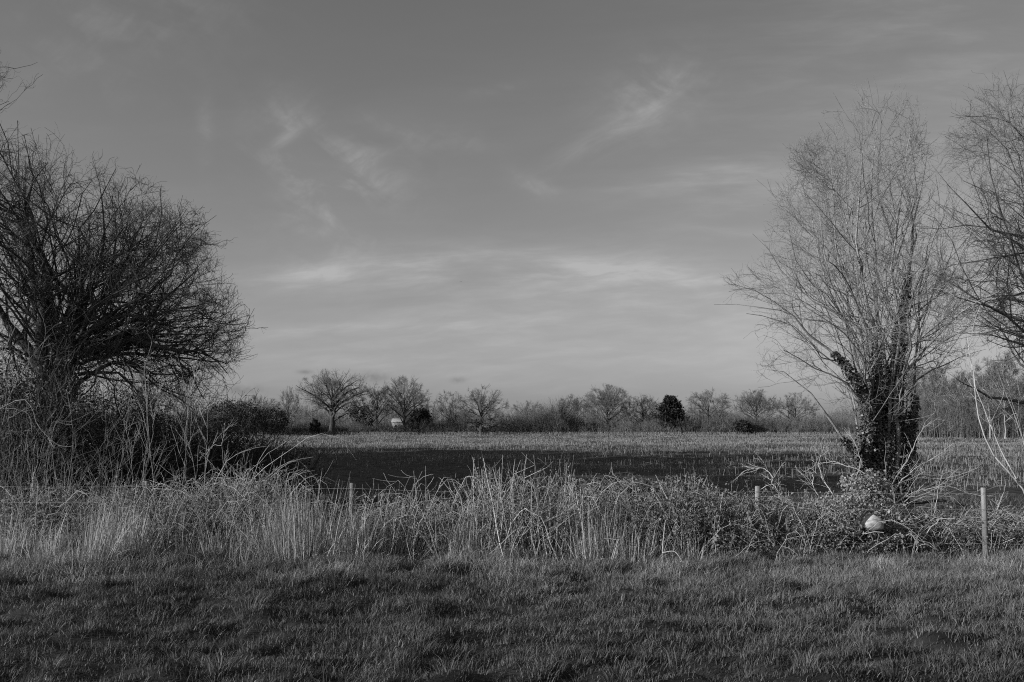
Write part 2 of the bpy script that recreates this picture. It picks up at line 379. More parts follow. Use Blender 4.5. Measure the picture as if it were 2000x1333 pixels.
# ------------------------------------------------------------------ stubble in rows
def stubble():
    ch = []
    for y0, y1, dens, w in ((24, 45, 7, .8), (45, 75, 7, .9), (75, 120, 4., 1.2), (120, 200, 1.9, 1.6), (200, 299, .95, 2.2)):
        area = (y1-y0)*(y0+y1)*.56; n = int(area*dens)
        y = np.sqrt(rng.uniform(y0*y0, y1*y1, n)); x = rng.uniform(-1, 1, n)*(y*.56)
        # rows run away to the right of straight ahead, 0.75 m apart
        a = radians(9); c, s = cos(a), sin(a); q = x*s-y*c; r = x*c+y*s; q = np.round(q/.75)*.75+rng.normal(0, .05, n); x, y = q*s+r*c, -q*c+r*s; x = x+rng.normal(0, .12, n); y = y+rng.normal(0, .12, n)
        k = (y > 26) & (y < FEDGE-1.5) & (rng.random(n) < (.06+1.3*vnoise(x*.25, y*.10)**1.5)*sstep(y+1.1*x, 24, 62)); x, y = x[k], y[k]; n = len(x)
        hh = rng.uniform(.12, .34, n); B = np.stack([x, y, fz(x, y)], 1)
        tilt = rng.normal(0, .13, (n, 2)); T = B+np.stack([tilt[:, 0]*hh, tilt[:, 1]*hh, hh], 1)
        ch.append(tubes(np.stack([B, T], 1), np.full((n, 2), .011*w)*rng.uniform(.7, 1.3, (n, 1)), 3, rng.uniform(0.1, 1, n)))
        n2 = int(n*1.8); i = rng.integers(0, n, n2); C = B[i]+rng.normal(0, .25, (n2, 3))*[1, 1, 0]+[0, 0, .02]
        d = rng.normal(size=(n2, 3))*[1, 1, .18]; d = nrm(d)*rng.uniform(.1, .35, (n2, 1)); d[:, 2] = np.abs(d[:, 2])
        ch.append(tubes(np.stack([C, C+d], 1), np.full((n2, 2), .007*w), 3, rng.uniform(0, .8, n2)))
    return ch
tag(mesh_obj('maize_stubble', stubble(), M_stub, smooth=False), 'pale cut maize stubble standing in rows across the field', 'stubble', kind='stuff')

n = 110000; y = np.sqrt(rng.uniform(24**2, 110**2, n)); x = rng.uniform(-1, 1, n)*y*.56; k = rng.random(n) < (1.7*vnoise(x*.35+4, y*.22+9)*vnoise(x*1.3, y*.9))**1.5*2.2*(.15+.85*sstep(y+1.3*x, 22, 60)) + .8*sstep(gpx(x, y), 1560, 1720)*(y < 75); x, y = x[k], y[k]; n = len(x)
g5 = blades(x, y, rng.uniform(.06, .22, n)*(.7+y*.006), rng.uniform(.010, .022, n)*(.6+y*.012), rng.uniform(.3, 1.4, n), np.clip(rng.normal(.38, .3, n), 0, 1), z=fz(x, y), droop=.45)
tag(mesh_obj('field_weeds', [g5], M_grass, smooth=False), 'ragged patches of low weeds and grass among the nearer stubble', 'weeds', kind='stuff')

# ------------------------------------------------------------------ far trees
def limb_bezier(a, c, lift, K=8, wob=.03):
    a, c = np.array(a, float), np.array(c, float); L = np.linalg.norm(c-a); m = a+(c-a)*.45+np.array([0, 0, lift*L])
    t = np.linspace(0, 1, K)[:, None]; p = (1-t)**2*a+2*t*(1-t)*m+t*t*c
    p[1:] += np.cumsum(rng.normal(0, wob*L/K, (K-1, 3)), 0); return p
def tree_parts(H, Wd, fork=.28, nl=16, low=-.15, r0=.38, n=(7, 6, 5), tw=.022, upr=.1, wander=.16, depth=None, lean=0., lift=.12, cz=.58):
    """trunk + crown of a bare tree standing at the origin"""
    dp = depth or Wd; env = ell((lean*H, 0, H*cz), (Wd/2, dp/2, H*(1-cz)))
    K = 8; top = np.array([lean*H*.6, 0, H*.62]); TR = np.linspace(0, 1, K)[:, None]*top; TR[1:] += rng.normal(0, .006*H, (K-1, 3))*[1, 1, .2]
    RT = r0*(1-.6*np.linspace(0, 1, K)); RT[0] *= 1.3
    ga = 2.39996; LM, LR = [], []
    for i in range(nl):
        z = low+(1-low)*(i+.5)/nl; rr = math.sqrt(max(0, 1-z*z)); a = i*ga+rng.uniform(-.3, .3)
        tgt = np.array([lean*H+Wd/2*rr*cos(a), dp/2*rr*sin(a), H*cz+H*(1-cz)*z if z > 0 else H*cz+H*(cz-.12)*z])*1.
        tt = fork+(.98-fork)*np.clip((z-low)/(1-low), 0, 1)**.8*rng.uniform(.75, 1)
        f = tt*(K-1); k = min(int(f), K-2); s = TR[k]+(TR[k+1]-TR[k])*(f-k)
        LM.append(limb_bezier(s, s+(tgt-s)*rng.uniform(.84, .99), lift*(1-max(z, 0)), 8, .10)); LR.append(RT[k]*rng.uniform(.36, .62)*(1-.85*np.linspace(0, 1, 8)))
    LM, LR = np.array(LM), np.array(LR)
    if nl > 10: LM[:, 1:] += np.cumsum(rng.normal(0, .006*H, LM[:, 1:].shape), 1)
    A, RA = grow(LM, LR, n[0], (.2, 1), (46, 12), .55, 6, wander, (0, 0, upr*.6), .6, rtip=.35, env=env, taper=.3)
    B, RB = grow(A, RA, n[1]+2, (.15, 1), (44, 14), .55, 5, wander*1.1, (0, 0, upr*.6), .6, rtip=.5, env=env); RB = np.maximum(RB, tw*.9)
    C, RC = grow(B, RB, n[2]+3, (.15, 1), (42, 14), .66, 4, wander*1.1, (0, 0, upr*.4), .8, rtip=.5, env=env, lmin=.6); RC = np.clip(RC, tw*.4, tw*.7)
    return [tubes(TR[None], RT[None], 8), tubes(LM, np.maximum(LR, tw*2.2), 5), tubes(A, np.maximum(RA, tw*1.5), 4)], [tubes(B, RB, 3), tubes(C, RC, 3)]
def put_tree(name, label, cat, loc, parts, mats, group=None):
    t = thing(name, label, cat, loc, group); mesh_obj('trunk', parts[0], mats[0], t); mesh_obj('crown', parts[1], mats[1], t); return t
# px, base depth, height, width (m), label, options
def at_px(px, Y): return (gx(px, Y), Y, 0)
GB = 'bare trees in the far hedgerow'
far = [
 (648, 298, 19.6, 19.5, 'largest bare oak with thick dark trunk and wide crown, left end of the far hedgerow', dict(fork=.30, nl=19, low=-.35, r0=.95, n=(8, 7, 6), tw=.021, lift=.18, wander=.24)),
 (790, 306, 17.6, 13.5, 'bare round-topped tree with two slim trunks just right of the largest oak', dict(fork=.22, nl=16, low=-.2, r0=.45, n=(8, 7, 6), tw=.021)),
 (736, 308, 16.5, 8.5, 'slender bare tree squeezed between the largest oak and the round-topped tree', dict(fork=.22, nl=12, low=-.3, r0=.3, n=(7, 6, 5), tw=.02)),
 (878, 304, 13.5, 9.5, 'thin low bare tree in front of the pale shed roofs, left of the fan-shaped tree', dict(fork=.25, nl=11, low=-.3, r0=.25, n=(6, 5, 5), tw=.02)),
 (940, 299, 14.8, 14, 'bare fan-shaped tree branching from ground level near the middle of the far hedgerow', dict(fork=.05, nl=20, low=-.75, r0=.6, n=(7, 6, 5), tw=.021, lift=.06, cz=.5)),
 (1186, 314, 15.6, 13.5, 'tallest dome-shaped bare tree right of the middle of the far hedgerow', dict(fork=.12, nl=20, low=-.3, r0=.4, n=(9, 7, 6), tw=.021)),
 (1120, 325, 13, 9, 'small rounded bare tree left of the tallest dome-shaped one', dict(fork=.2, nl=13, low=-.4, r0=.3, n=(8, 7, 5), tw=.021)),
 (1256, 318, 12.6, 11, 'low spreading bare tree just left of the dark conifer', dict(fork=.1, nl=14, low=-.4, r0=.3, n=(8, 6, 5), tw=.021)),
 (1384, 316, 14.2, 13, 'bare tree with open mushroom crown just right of the dark conifer', dict(fork=.3, nl=14, low=-.2, r0=.38, n=(8, 7, 5), tw=.021)),
 (1478, 312, 14.0, 14, 'bare broad-domed tree with two pale trunks behind the round dark bush', dict(fork=.35, nl=15, low=-.1, r0=.42, n=(8, 7, 6), tw=.021)),
 (1555, 318, 13.2, 12, 'bare ragged tree at the right end of the hedgerow, beside the ivy-covered willow stems', dict(fork=.2, nl=13, low=-.4, r0=.3, n=(7, 6, 5), tw=.02)),
 (1000+30, 330, 11, 11, 'low bare tree right of the fan-shaped tree, fading into scrub', dict(fork=.1, nl=13, low=-.4, r0=.25, n=(7, 6, 5), tw=.02)),
 (562, 310, 15.0, 5.5, 'narrow bare poplar-like tree left of the largest oak', dict(fork=.2, nl=12, low=-.5, r0=.25, n=(6, 5, 4), tw=.02, upr=.25)),
 (500, 330, 13, 14, 'bare tree behind the dark thicket at the left end of the far hedgerow', dict(fork=.15, nl=13, low=-.5, r0=.3, n=(7, 7, 5), tw=.021)),
]
for px, Y, H, Wd, lab, op in far:
    op['nl'] = int(op['nl']*1.25); put_tree('bare_tree', lab, 'tree', at_px(px, Y), tree_parts(H*1.03, Wd*1.24, **op), (M_far, M_fart), GB)
# ivy-clad tree and conifer, dark round bushes
def leaf_ball(c, r, n, size, tone=(.1, .9), clump=9):
    c, r = np.array(c, float), np.array(r, float)
    cc = nrm(rng.normal(size=(max(int(n/clump/4), 3), 3)))*rng.uniform(.55, 1, (max(int(n/clump/4), 3), 1))**.5
    i = rng.integers(0, len(cc), n); p = cc[i]*.9+rng.normal(0, .13, (n, 3)); tn = rng.uniform(*tone, n)
    return leaves(c+p*r, rng.normal(size=(n, 3))+cc[i], nrm(rng.normal(size=(n, 3))+cc[i]), size*rng.uniform(.6, 1.3, n), .7, .15, tn)
pt = tree_parts(11.8, 5.5, fork=.2, nl=11, low=-.5, r0=.3, n=(6, 5, 5), tw=.021)
t = put_tree('bare_tree', 'bare tree with ivy clump on its trunk, left of the small rounded tree', 'tree', at_px(1098, 303), pt, (M_far, M_fart), GB)
mesh_obj('ivy', [leaf_ball((0, 0, 5.2), (.8, .8, 3.4), 900, .35)], M_ever, t, smooth=False)
def conifer(H, Wd, n=5200, size=.55):
    TR = np.linspace(0, 1, 6)[:, None]*np.array([0, 0, H*.97]); z = rng.random(240)**.75; a = rng.uniform(0, 2*pi, 240)
    st_ = np.stack([z*0, z*0, (.06+z*.92)*H], 1); ln = Wd/2*np.clip(1.02-z, .05, 1)**.62*rng.uniform(.65, 1.1, 240)
    d = np.stack([np.cos(a), np.sin(a), np.full(240, .28)], 1)
    Bp = st_[:, None]+d[:, None]*(ln[:, None]*np.linspace(0, 1, 4))[..., None]+np.array([0, 0, 1.])*(np.linspace(0, 1, 4)**2*.14)[None, :, None]*ln[:, None, None]
    i = rng.integers(0, 240, n); u = rng.random(n)**.6; C = st_[i]+d[i]*(ln[i]*u)[:, None]+rng.normal(0, .22, (n, 3))*Wd/9
    L = leaves(C, d[i]+rng.normal(0, .55, (n, 3))+[0, 0, .25], nrm(rng.normal(0, .6, (n, 3))+[0, 0, 1]), size*rng.uniform(.6, 1.4, n), .45, .1, rng.uniform(0, 1, n))
    return [tubes(TR[None], (Wd*.035*(1-.85*np.linspace(0, 1, 6)))[None], 6), tubes(Bp, np.full((240, 4), .05)*np.linspace(1, .3, 4), 3)], [L]
put_tree('conifer', 'dark pointed evergreen conifer standing out among the pale bare trees', 'tree', at_px(1310, 308), conifer(11.4, 12.5, 9000, .75), (M_far, M_ever))
def bush(r, H, n, size):
    st_ = rng.normal(0, .15, (26, 3))*[1, 1, 0]; tip = np.stack([rng.normal(0, r*.45, 26), rng.normal(0, r*.45, 26), rng.uniform(.5, .85, 26)*H], 1)
    S = st_[:, None]*(1-np.linspace(0, 1, 4))[None, :, None]+tip[:, None]*np.linspace(0, 1, 4)[None, :, None]
    return [tubes(S, np.full((26, 4), .07)*np.linspace(1, .4, 4), 4)], [leaf_ball((0, 0, H*.5), (r, r, H*.5), n, size)]
def put_bush(label, loc, parts, name='dark_bush', cat='bush', m=None, group=None):
    t = thing(name, label, cat, loc, group); mesh_obj('stems', parts[0], M_far, t); mesh_obj('foliage', parts[1], m or M_ever, t, smooth=False); return t
put_bush('round dark evergreen bush at the field edge below the broad-domed tree', at_px(1449, 301), bush(2.9, 4.6, 3600, .42))
put_bush('dark evergreen holly-like tree between the round-topped tree and the thin low tree', at_px(822, 309), bush(3.3, 8.0, 3800, .5), 'evergreen_tree', 'tree')
put_bush('small dark upright bush left of the largest oak trunk', at_px(615, 300), bush(1.5, 4.6, 1300, .4))
put_bush('dark flat-topped evergreen behind the largest oak', at_px(705, 345), bush(4.6, 11.0, 2400, .6), 'evergreen_tree', 'tree')
put_bush('low dark evergreen behind the thin low tree', at_px(905, 335), bush(5.5, 7.2, 2200, .5), 'evergreen_tree', 'tree')
for px, Y, r, H, lab in ((530, 296, 5.0, 8.2, 'black thicket bush at the field corner nearest the narrow poplar-like tree'), (482, 285, 6.0, 9.6, 'tallest black thicket bush at the left field corner'),
                         (440, 270, 6.0, 9.6, 'black thicket bush half hidden behind the left willow twigs')):
    put_bush(lab, at_px(px, Y), bush(r, H, 5200, .42), 'thicket_bush', 'bush', M_ever, 'dark thicket bushes at the left field corner')

# scrub along the hedge: one mass of fine stems
def scrub():
    ch = []; n = 11000
    px = rng.uniform(420, 1830, n); Y = rng.uniform(300, 322, n); k = rng.random(n) < .45+.9*vnoise(px*.02, Y*0+4); px, Y = px[k], Y[k]; n = len(px)
    x = gx(px, Y); hh = (2.5+2.8*vnoise(px*.012+3, Y*.02)**1.2+1.6*vnoise(px*.06, Y*0))*rng.uniform(.6, 1.15, n); hh *= np.where(px < 980, .66, .92)+.25*((px > 990) & (px < 1160)); hh += 1.0*rng.random(n)*((px > 735) & (px < 925))
    front = Y < 303; hh[front] *= .55
    S = np.stack([x, Y, x*0], 1); D = nrm(rng.normal(0, .22, (n, 3))*[1, 1, 0]+[0, 0, 1]); PL = np.empty((n, 5, 3)); PL[:, 0] = S
    for j in range(1, 5): D = nrm(D+rng.normal(0, .14, (n, 3))+[0, 0, .05]); PL[:, j] = PL[:, j-1]+D*(hh/4)[:, None]
    R = np.full((n, 5), .05)*np.linspace(1, .35, 5); tn = rng.uniform(0, 1, n)
    A, RA = grow(PL, R, 7, (.1, 1), (35, 12), .55, 4, .16, (0, 0, .1), .7, rtip=.5, taper=.35)
    B, RB = grow(A, RA, 3, (.1, 1), (35, 12), .6, 3, .2, (0, 0, .06), .8, rtip=.6)
    ch += [tubes(PL, R, 3, tn), tubes(A, np.clip(RA, .018, .03), 3, rng.uniform(0, 1, len(A))), tubes(B, np.clip(RB, .014, .022), 3, rng.uniform(0, 1, len(B)))]
    return ch
tag(mesh_obj('hedgerow_scrub', scrub(), M_scrub), 'grey leafless scrub filling the foot of the far hedgerow', 'scrub', kind='stuff')
# dead weeds at the far field edge
n = 9000; px = rng.uniform(430, 1990, n); Y = rng.uniform(297.5, 301, n); x = gx(px, Y); B = np.stack([x, Y, x*0], 1); h = rng.uniform(.3, 1.1, n)
T = B+np.stack([rng.normal(0, .2, n)*h, rng.normal(0, .2, n)*h, h], 1)
tag(mesh_obj('field_margin_weeds', [tubes(np.stack([B, T], 1), np.full((n, 2), .02), 3, rng.uniform(0, .8, n))], M_cane), 'dead weeds standing along the far edge of the stubble', 'weeds', kind='stuff')

# low ridge of woodland behind everything, a mass
def far_wood():
    n = 3600; x = rng.uniform(-330, 420, n); Y = rng.uniform(520, 600, n); hh = (5.5+6.5*vnoise(x*.02+9, x*0)+4*vnoise(x*.09, x*0+3))*rng.uniform(.75, 1.05, n)*np.where(np.abs(x-95) < 90, .8, 1.)
    S = np.stack([x, Y, x*0], 1); PL = S[:, None]+np.stack([rng.normal(0, .08, n)*hh, x*0, hh], 1)[:, None]*np.linspace(0, 1, 5)[None, :, None]
    R = np.full((n, 5), .16)*np.linspace(1, .3, 5)
    A, RA = grow(PL, R, 9, (.15, 1), (40, 14), .4, 4, .16, (0, 0, .1), .7, rtip=.5)
    B, RB = grow(A, RA, 3, (.1, 1), (40, 14), .6, 3, .2, (0, 0, .05), .8, rtip=.6)
    return [tubes(PL, R, 3), tubes(A, np.clip(RA, .05, .09), 3), tubes(B, np.clip(RB, .045, .06), 3)]
tag(mesh_obj('distant_woodland', far_wood(), M_scrub), 'low band of distant bare woodland behind the hedgerow', 'woodland', kind='stuff')

# birch wood on the right, nearer than the hedge
bv = [tree_parts(15.5, 5.2, fork=.25, nl=12, low=-.6, r0=.13, n=(7, 6, 5), tw=.022, upr=.16),
      tree_parts(15.0, 6.2, fork=.2, nl=13, low=-.7, r0=.15, n=(7, 6, 5), tw=.022, upr=.1),
      tree_parts(14.2, 5.6, fork=.15, nl=13, low=-.8, r0=.12, n=(7, 6, 5), tw=.022, upr=.14)]
WOODL = ['bare tree of the right-hand wood, {}']
where = ['nearest the ivy-covered willow stems', 'second tree out from the ivy-covered willow', 'behind the gap right of the willow', 'shortest in the left half of the wood',
         'with a wide crown above the dead branch', 'slim and set back in the middle of the wood', 'behind the top of the bent saplings', 'leaning above the bent saplings',
         'between the bent saplings and the frame edge', 'tallest, close to the right edge of the photo', 'standing at the very right edge', 'thin, behind the right-hand fence post',
         'bushy, low over the right field corner', 'half hidden behind the oak limbs', 'furthest back on the right', 'in the far right corner behind the oak twigs']
protos = []
for i, wv_ in enumerate(where):
    px = 1782+i*15.5+rng.uniform(-5, 5); Y = rng.uniform(212, 258)-i*2.2; s = rng.uniform(.9, 1.15); lab = WOODL[0].format(wv_)
    if i < 3:
        t = put_tree('birch_tree', lab, 'tree', at_px(px, Y), bv[i], (M_birch, M_fart), 'trees of the right-hand wood'); t.scale = (s, s, s); protos.append(t)
    else: dup(protos[i % 3], at_px(px, Y), rng.uniform(0, 6.28), (s*1.1, s*1.1, s), lab)
def wood_scrub():
    n = 1800; px = rng.uniform(1760, 2090, n); Y = rng.uniform(205, 245, n)-(px-1760)*.08; x = gx(px, Y); hh = rng.uniform(2.5, 8, n)*(.6+.6*vnoise(px*.03, Y*.1))
    S = np.stack([x, Y, x*0], 1); PL = S[:, None]+np.stack([rng.normal(0, .12, n)*hh, x*0, hh], 1)[:, None]*np.linspace(0, 1, 5)[None, :, None]
    R = np.full((n, 5), .05)*np.linspace(1, .35, 5)
    A, RA = grow(PL, R, 8, (.1, 1), (38, 12), .5, 4, .16, (0, 0, .1), .7, rtip=.5, taper=.35); B, RB = grow(A, RA, 3, (.1, 1), (38, 12), .6, 3, .2, (0, 0, .06), .8, rtip=.6)
    return [tubes(PL, R, 3), tubes(A, np.clip(RA, .016, .026), 3), tubes(B, np.clip(RB, .013, .018), 3)]
tag(mesh_obj('wood_understorey', wood_scrub(), M_scrub), 'tangled bare understorey at the foot of the right-hand wood', 'scrub', kind='stuff')

# ------------------------------------------------------------------ far buildings
def boxc(c, s):
    c, s = np.array(c, float), np.array(s, float)/2
    V = np.array([[x, y, z] for x in (-1, 1) for y in (-1, 1) for z in (-1, 1)])*s+c
    return (V, [np.array([[0, 1, 3, 2], [4, 6, 7, 5], [0, 4, 5, 1], [2, 3, 7, 6], [0, 2, 6, 4], [1, 5, 7, 3]])])
def gable(c, s, ov=.3, th=.12):
    """two roof slopes with thickness; c = centre at eaves, s = (length, depth, rise)"""
    L, D, H = s[0]/2+ov, s[1]/2+ov, s[2]; ch = []
    for k in (-1, 1):
        e = np.array([[-L, k*D, 0], [L, k*D, 0], [L, 0, H], [-L, 0, H]]); V = np.vstack([e, e+[0, 0, th]])+np.array(c)
        ch.append((V, [np.array([[0, 1, 2, 3], [4, 7, 6, 5], [0, 4, 5, 1], [1, 5, 6, 2], [2, 6, 7, 3], [3, 7, 4, 0]])]))
    return ch
t = thing('house', 'small white house showing through the trunks of the round-topped tree', 'house', at_px(785, 345))
wl = [boxc((0, 0, 2.0), (6.2, 6, 4.0))]; wl.append((np.array([[-3.1, -3, 4.], [-3.1, 3, 4.], [-3.1, 0, 5.6], [3.1, -3, 4.], [3.1, 3, 4.], [3.1, 0, 5.6]]), [np.array([[0, 1, 2], [3, 5, 4]])]))
mesh_obj('wall', wl, M_wall, t, smooth=False); mesh_obj('roof', gable((0, 0, 4.05), (6.2, 6, 1.5)), M_pale, t, smooth=False)
for q in (-2., 0, 2.): mesh_obj('window', [boxc((q, -3.02, 2.8), (.8, .06, .8))], M_glass, t, smooth=False)
mesh_obj('door', [boxc((1.5, -3.02, 1.05), (.9, .06, 2.1))], M_roof, t, smooth=False)
for px, Y, L, lab in ((858, 352, 16, 'long low shed with pale roof behind the dark holly-like tree'), (897, 356, 12, 'short pale-roofed shed left of the fan-shaped tree')):
    t = thing('shed', lab, 'shed', at_px(px, Y), 'farm sheds behind the hedgerow')
    mesh_obj('wall', [boxc((0, 0, 1.5), (L, 7, 3.0))], M_roof, t, smooth=False); mesh_obj('roof', gable((0, 0, 3.05), (L, 7, 1.3)), M_pale, t, smooth=False)
    mesh_obj('door', [boxc((L*.2, -3.52, 1.2), (2.4, .06, 2.4))], M_glass, t, smooth=False)
t = thing('rail_fence', 'pale post and rail fence behind the trunk of the largest oak', 'fence', at_px(560, 312))
L = gx(690, 312)-gx(500, 312)
for k in range(9): mesh_obj('post', [boxc((-L/2+k*L/8, 0, .75), (.16, .16, 1.5))], M_white, t, smooth=False)
for z in (.5, .95, 1.35): mesh_obj('rail', [boxc((0, -.11, z), (L, .05, .13))], M_white, t, smooth=False)

# ------------------------------------------------------------------ shade belt: tall evergreens off to the left whose shadows cross the field
belt = conifer(18.5, 9.5, 9000, 1.0)
pos = [(-31, 12.5, .62), (-33, 18, .80), (-34, 24, .90), (-36, 29.5, .97), (-38, 36, 1.03), (-40, 42, 1.0), (-42, 47.5, .96), (-43, 53, .92), (-46, 58.5, .72), (-45, 64, .86), (-48, 69, .72)]
bl = ['nearest the fence', 'second from the fence', 'third from the fence', 'broad, third pair', 'tallest of the row', 'before the row dips', 'where the row dips', 'in the lower stretch', 'low, near the far end', 'last but one at the far end', 'at the far end']
for i, (x, y, s) in enumerate(pos):
    lab = 'tall dark windbreak evergreen left of the willow, '+bl[i]
    if i == 0: t0 = put_tree('windbreak_conifer', lab, 'tree', (x, y, 0), belt, (M_far, M_ever), 'evergreen windbreak off to the left'); t0.scale = (s, s, s)
    else: dup(t0, (x, y, 0), i*1.3, (s*1.05, s*1.05, s), lab)

# ------------------------------------------------------------------ big willow on the left
def hero(name, label, loc, limbs, env, mats, n, tw=.0035, upr=.1, wander=.15, r2=.008, t0=.22, knot=.022, S=7, ang=(42, 14), Ls=(.5, .5, .6, .6), extra=None, cat='tree'):
    """limbs: list of (control points, r0, r1)"""
    loc = np.array(loc, float); LM = np.array([resample(rooted(l[0]), 15)[:] for l in limbs])
    LM[:, 1:-1] += rng.normal(0, .018, LM[:, 1:-1].shape); LM[:, 3:] += np.cumsum(rng.normal(0, knot, LM[:, 3:].shape), 1)
    LR = np.array([l[1]+(l[2]-l[1])*np.linspace(0, 1, 15)**.8 for l in limbs]); LR *= rng.uniform(.93, 1.07, LR.shape)
    LR[:, -5:] *= np.array([.9, .75, .55, .38, .25])
    env2 = lambda p: env(p)*1.10
    A, RA = grow(LM, LR, n[0], (t0, 1), (44, 14), Ls[0], 8, wander, (0, 0, upr*.6), .5, rtip=.3, env=env2, rmax=.035, taper=.3)
    B, RB = grow(A, RA, n[1], (.15, 1), ang, Ls[1], 7, wander, (0, 0, upr), .6, rtip=.4, env=lambda p: env(p)*1.04, rmax=.016)
    C, RC = grow(B, RB, n[2], (.1, 1), ang, Ls[2], 6, wander*1.4, (0, 0, upr), .65, rtip=.5, env=env, lmin=.22)
    D, RD = grow(C, RC, n[3], (.1, 1), (40, 14), Ls[3], 5, wander*1.5, (0, 0, upr), .8, rtip=.5, env=env, lmin=.20)
    RC = np.clip(RC, tw*1.0, r2); RD = np.clip(RD, tw*.5, tw)
    t = thing(name, label, cat, loc)
    mesh_obj('trunk', [tubes(LM-loc, LR, S)], mats[0], t)
    mesh_obj('crown', [tubes(A-loc, np.maximum(RA, tw*1.3), 5), tubes(B-loc, np.maximum(RB, tw), 4), tubes(C-loc, RC, 3), tubes(D-loc, RD, 3)], mats[1], t)
    return t, LM, LR, A
def rooted(pts):
    """carry a stem that starts above the ground straight down into it"""
    p = np.asarray(pts, float); g = p[0].copy(); g[2] = float(gz(g[0], g[1]))-.08
    return np.vstack([g+[0, .02, 0], p]) if p[0, 2]-g[2] < 1.9 and p[0, 2] > g[2]+.1 else p
def pl(pts, Y0, Y1): return np.array([P(p[0], p[1], Y0+(Y1-Y0)*i/(len(pts)-1)) for i, p in enumerate(pts)])
BL = (gx(95, 22), 22., -.2)
envL = img_env(170, 640, [(-180, 420), (-120, 300), (-60, 300), (-28, 305), (-8, 338), (0, 330), (12, 305), (30, 315), (45, 330), (60, 312), (78, 345), (95, 365), (112, 420), (130, 520), (150, 520)], 22, 3.4)
def s(p, *q): return pl(p, *q)
base = (95, 930)
limL = [
 (s([base, (70, 760), (60, 660), (72, 570), (50, 495), (15, 440), (-40, 400)], 22, 21), .24, .07),
 (s([base, (80, 740), (30, 650), (0, 600), (-60, 520)], 22, 22.5), .18, .06),
 (s([base, (110, 760), (140, 715), (230, 685), (300, 683), (370, 698), (440, 700)], 22, 20.6), .24, .03),
 (s([base, (110, 740), (150, 690), (240, 640), (320, 570), (390, 520)], 22, 21.4), .21, .03),
 (s([base, (105, 730), (120, 640), (150, 560), (190, 500), (250, 470), (330, 440)], 22, 22.6), .16, .02),
 (s([base, (100, 720), (110, 600), (100, 520), (85, 430), (75, 350)], 22, 23), .16, .02),
 (s([base, (120, 760), (170, 728), (240, 728), (285, 770), (310, 800)], 22, 21), .10, .018),
 (s([base, (130, 780), (220, 720), (300, 740), (360, 740), (420, 730)], 22, 23.5), .10, .015),
 (s([base, (120, 720), (170, 640), (210, 560), (220, 450), (200, 370)], 22, 21), .13, .018),
 (s([base, (130, 720), (220, 650), (290, 640), (360, 610), (430, 620)], 22, 23.4), .12, .016),
 (s([base, (90, 700), (40, 560), (30, 450), (40, 330), (20, 270)], 22, 24), .14, .02),
 (s([base, (130, 700), (200, 600), (290, 520), (340, 460), (370, 430)], 22, 24), .12, .016),
 (s([base, (60, 800), (0, 740), (-60, 700)], 22, 20.5), .11, .02),
 (s([base, (130, 680), (180, 620), (250, 600), (340, 640), (400, 670)], 22, 20.2), .11, .014),
 (s([base, (90, 760), (130, 620), (150, 480), (140, 380)], 22, 24.5), .11, .016),
 (s([base, (120, 720), (200, 670), (290, 660), (380, 655), (460, 665)], 22, 22.2), .11, .012),
 (s([base, (130, 740), (230, 700), (330, 700), (420, 710), (480, 690)], 22, 22.8), .10, .012),
 (s([base, (110, 700), (150, 600), (180, 450), (160, 340), (150, 300)], 22, 22), .12, .014),
 (s([base, (110, 700), (170, 620), (260, 500), (280, 420), (290, 390)], 22, 22.6), .11, .012),
 (s([base, (100, 700), (90, 560), (60, 420), (50, 300)], 22, 22), .12, .014),
 (s([base, (130, 700), (220, 610), (320, 540), (390, 470), (400, 440)], 22, 20.8), .11, .012),
]
willow, wLM, wLR, wA = hero('willow_tree', 'large dark many-limbed willow with spreading crown filling the left side', BL, limL, envL, (M_barkd, M_twigd), (12, 8, 6, 3), t0=.42, knot=.045, upr=.045, wander=.26, Ls=(.55, .52, .6, .6))
# tall tree beyond the left edge whose top hangs into the picture
limT = [(s([(-190, 900), (-180, 600), (-150, 350), (-90, 220), (-20, 150)], 24, 23), .22, .02), (s([(-190, 900), (-200, 500), (-160, 200), (-100, 60)], 24, 24.5), .2, .02),
        (s([(-190, 800), (-150, 520), (-60, 360), (20, 280)], 24, 24), .14, .015), (s([(-190, 700), (-130, 450), (-60, 260), (10, 200)], 24, 25), .12, .015), (s([(-190, 800), (-260, 500), (-330, 250)], 24, 24.5), .2, .02)]
envT = img_env(-150, 260, [(-180, 260), (-90, 300), (-45, 210), (-20, 178), (0, 172), (20, 226), (42, 242), (90, 240), (135, 250)], 24, 3)
hero('ash_tree', 'bare tree beyond the left edge with only its crown tip hanging into the picture', (gx(-190, 24), 24, -.2), limT, envT, (M_barkd, M_twigd), (9, 7, 5, 3), upr=.02, wander=.2)

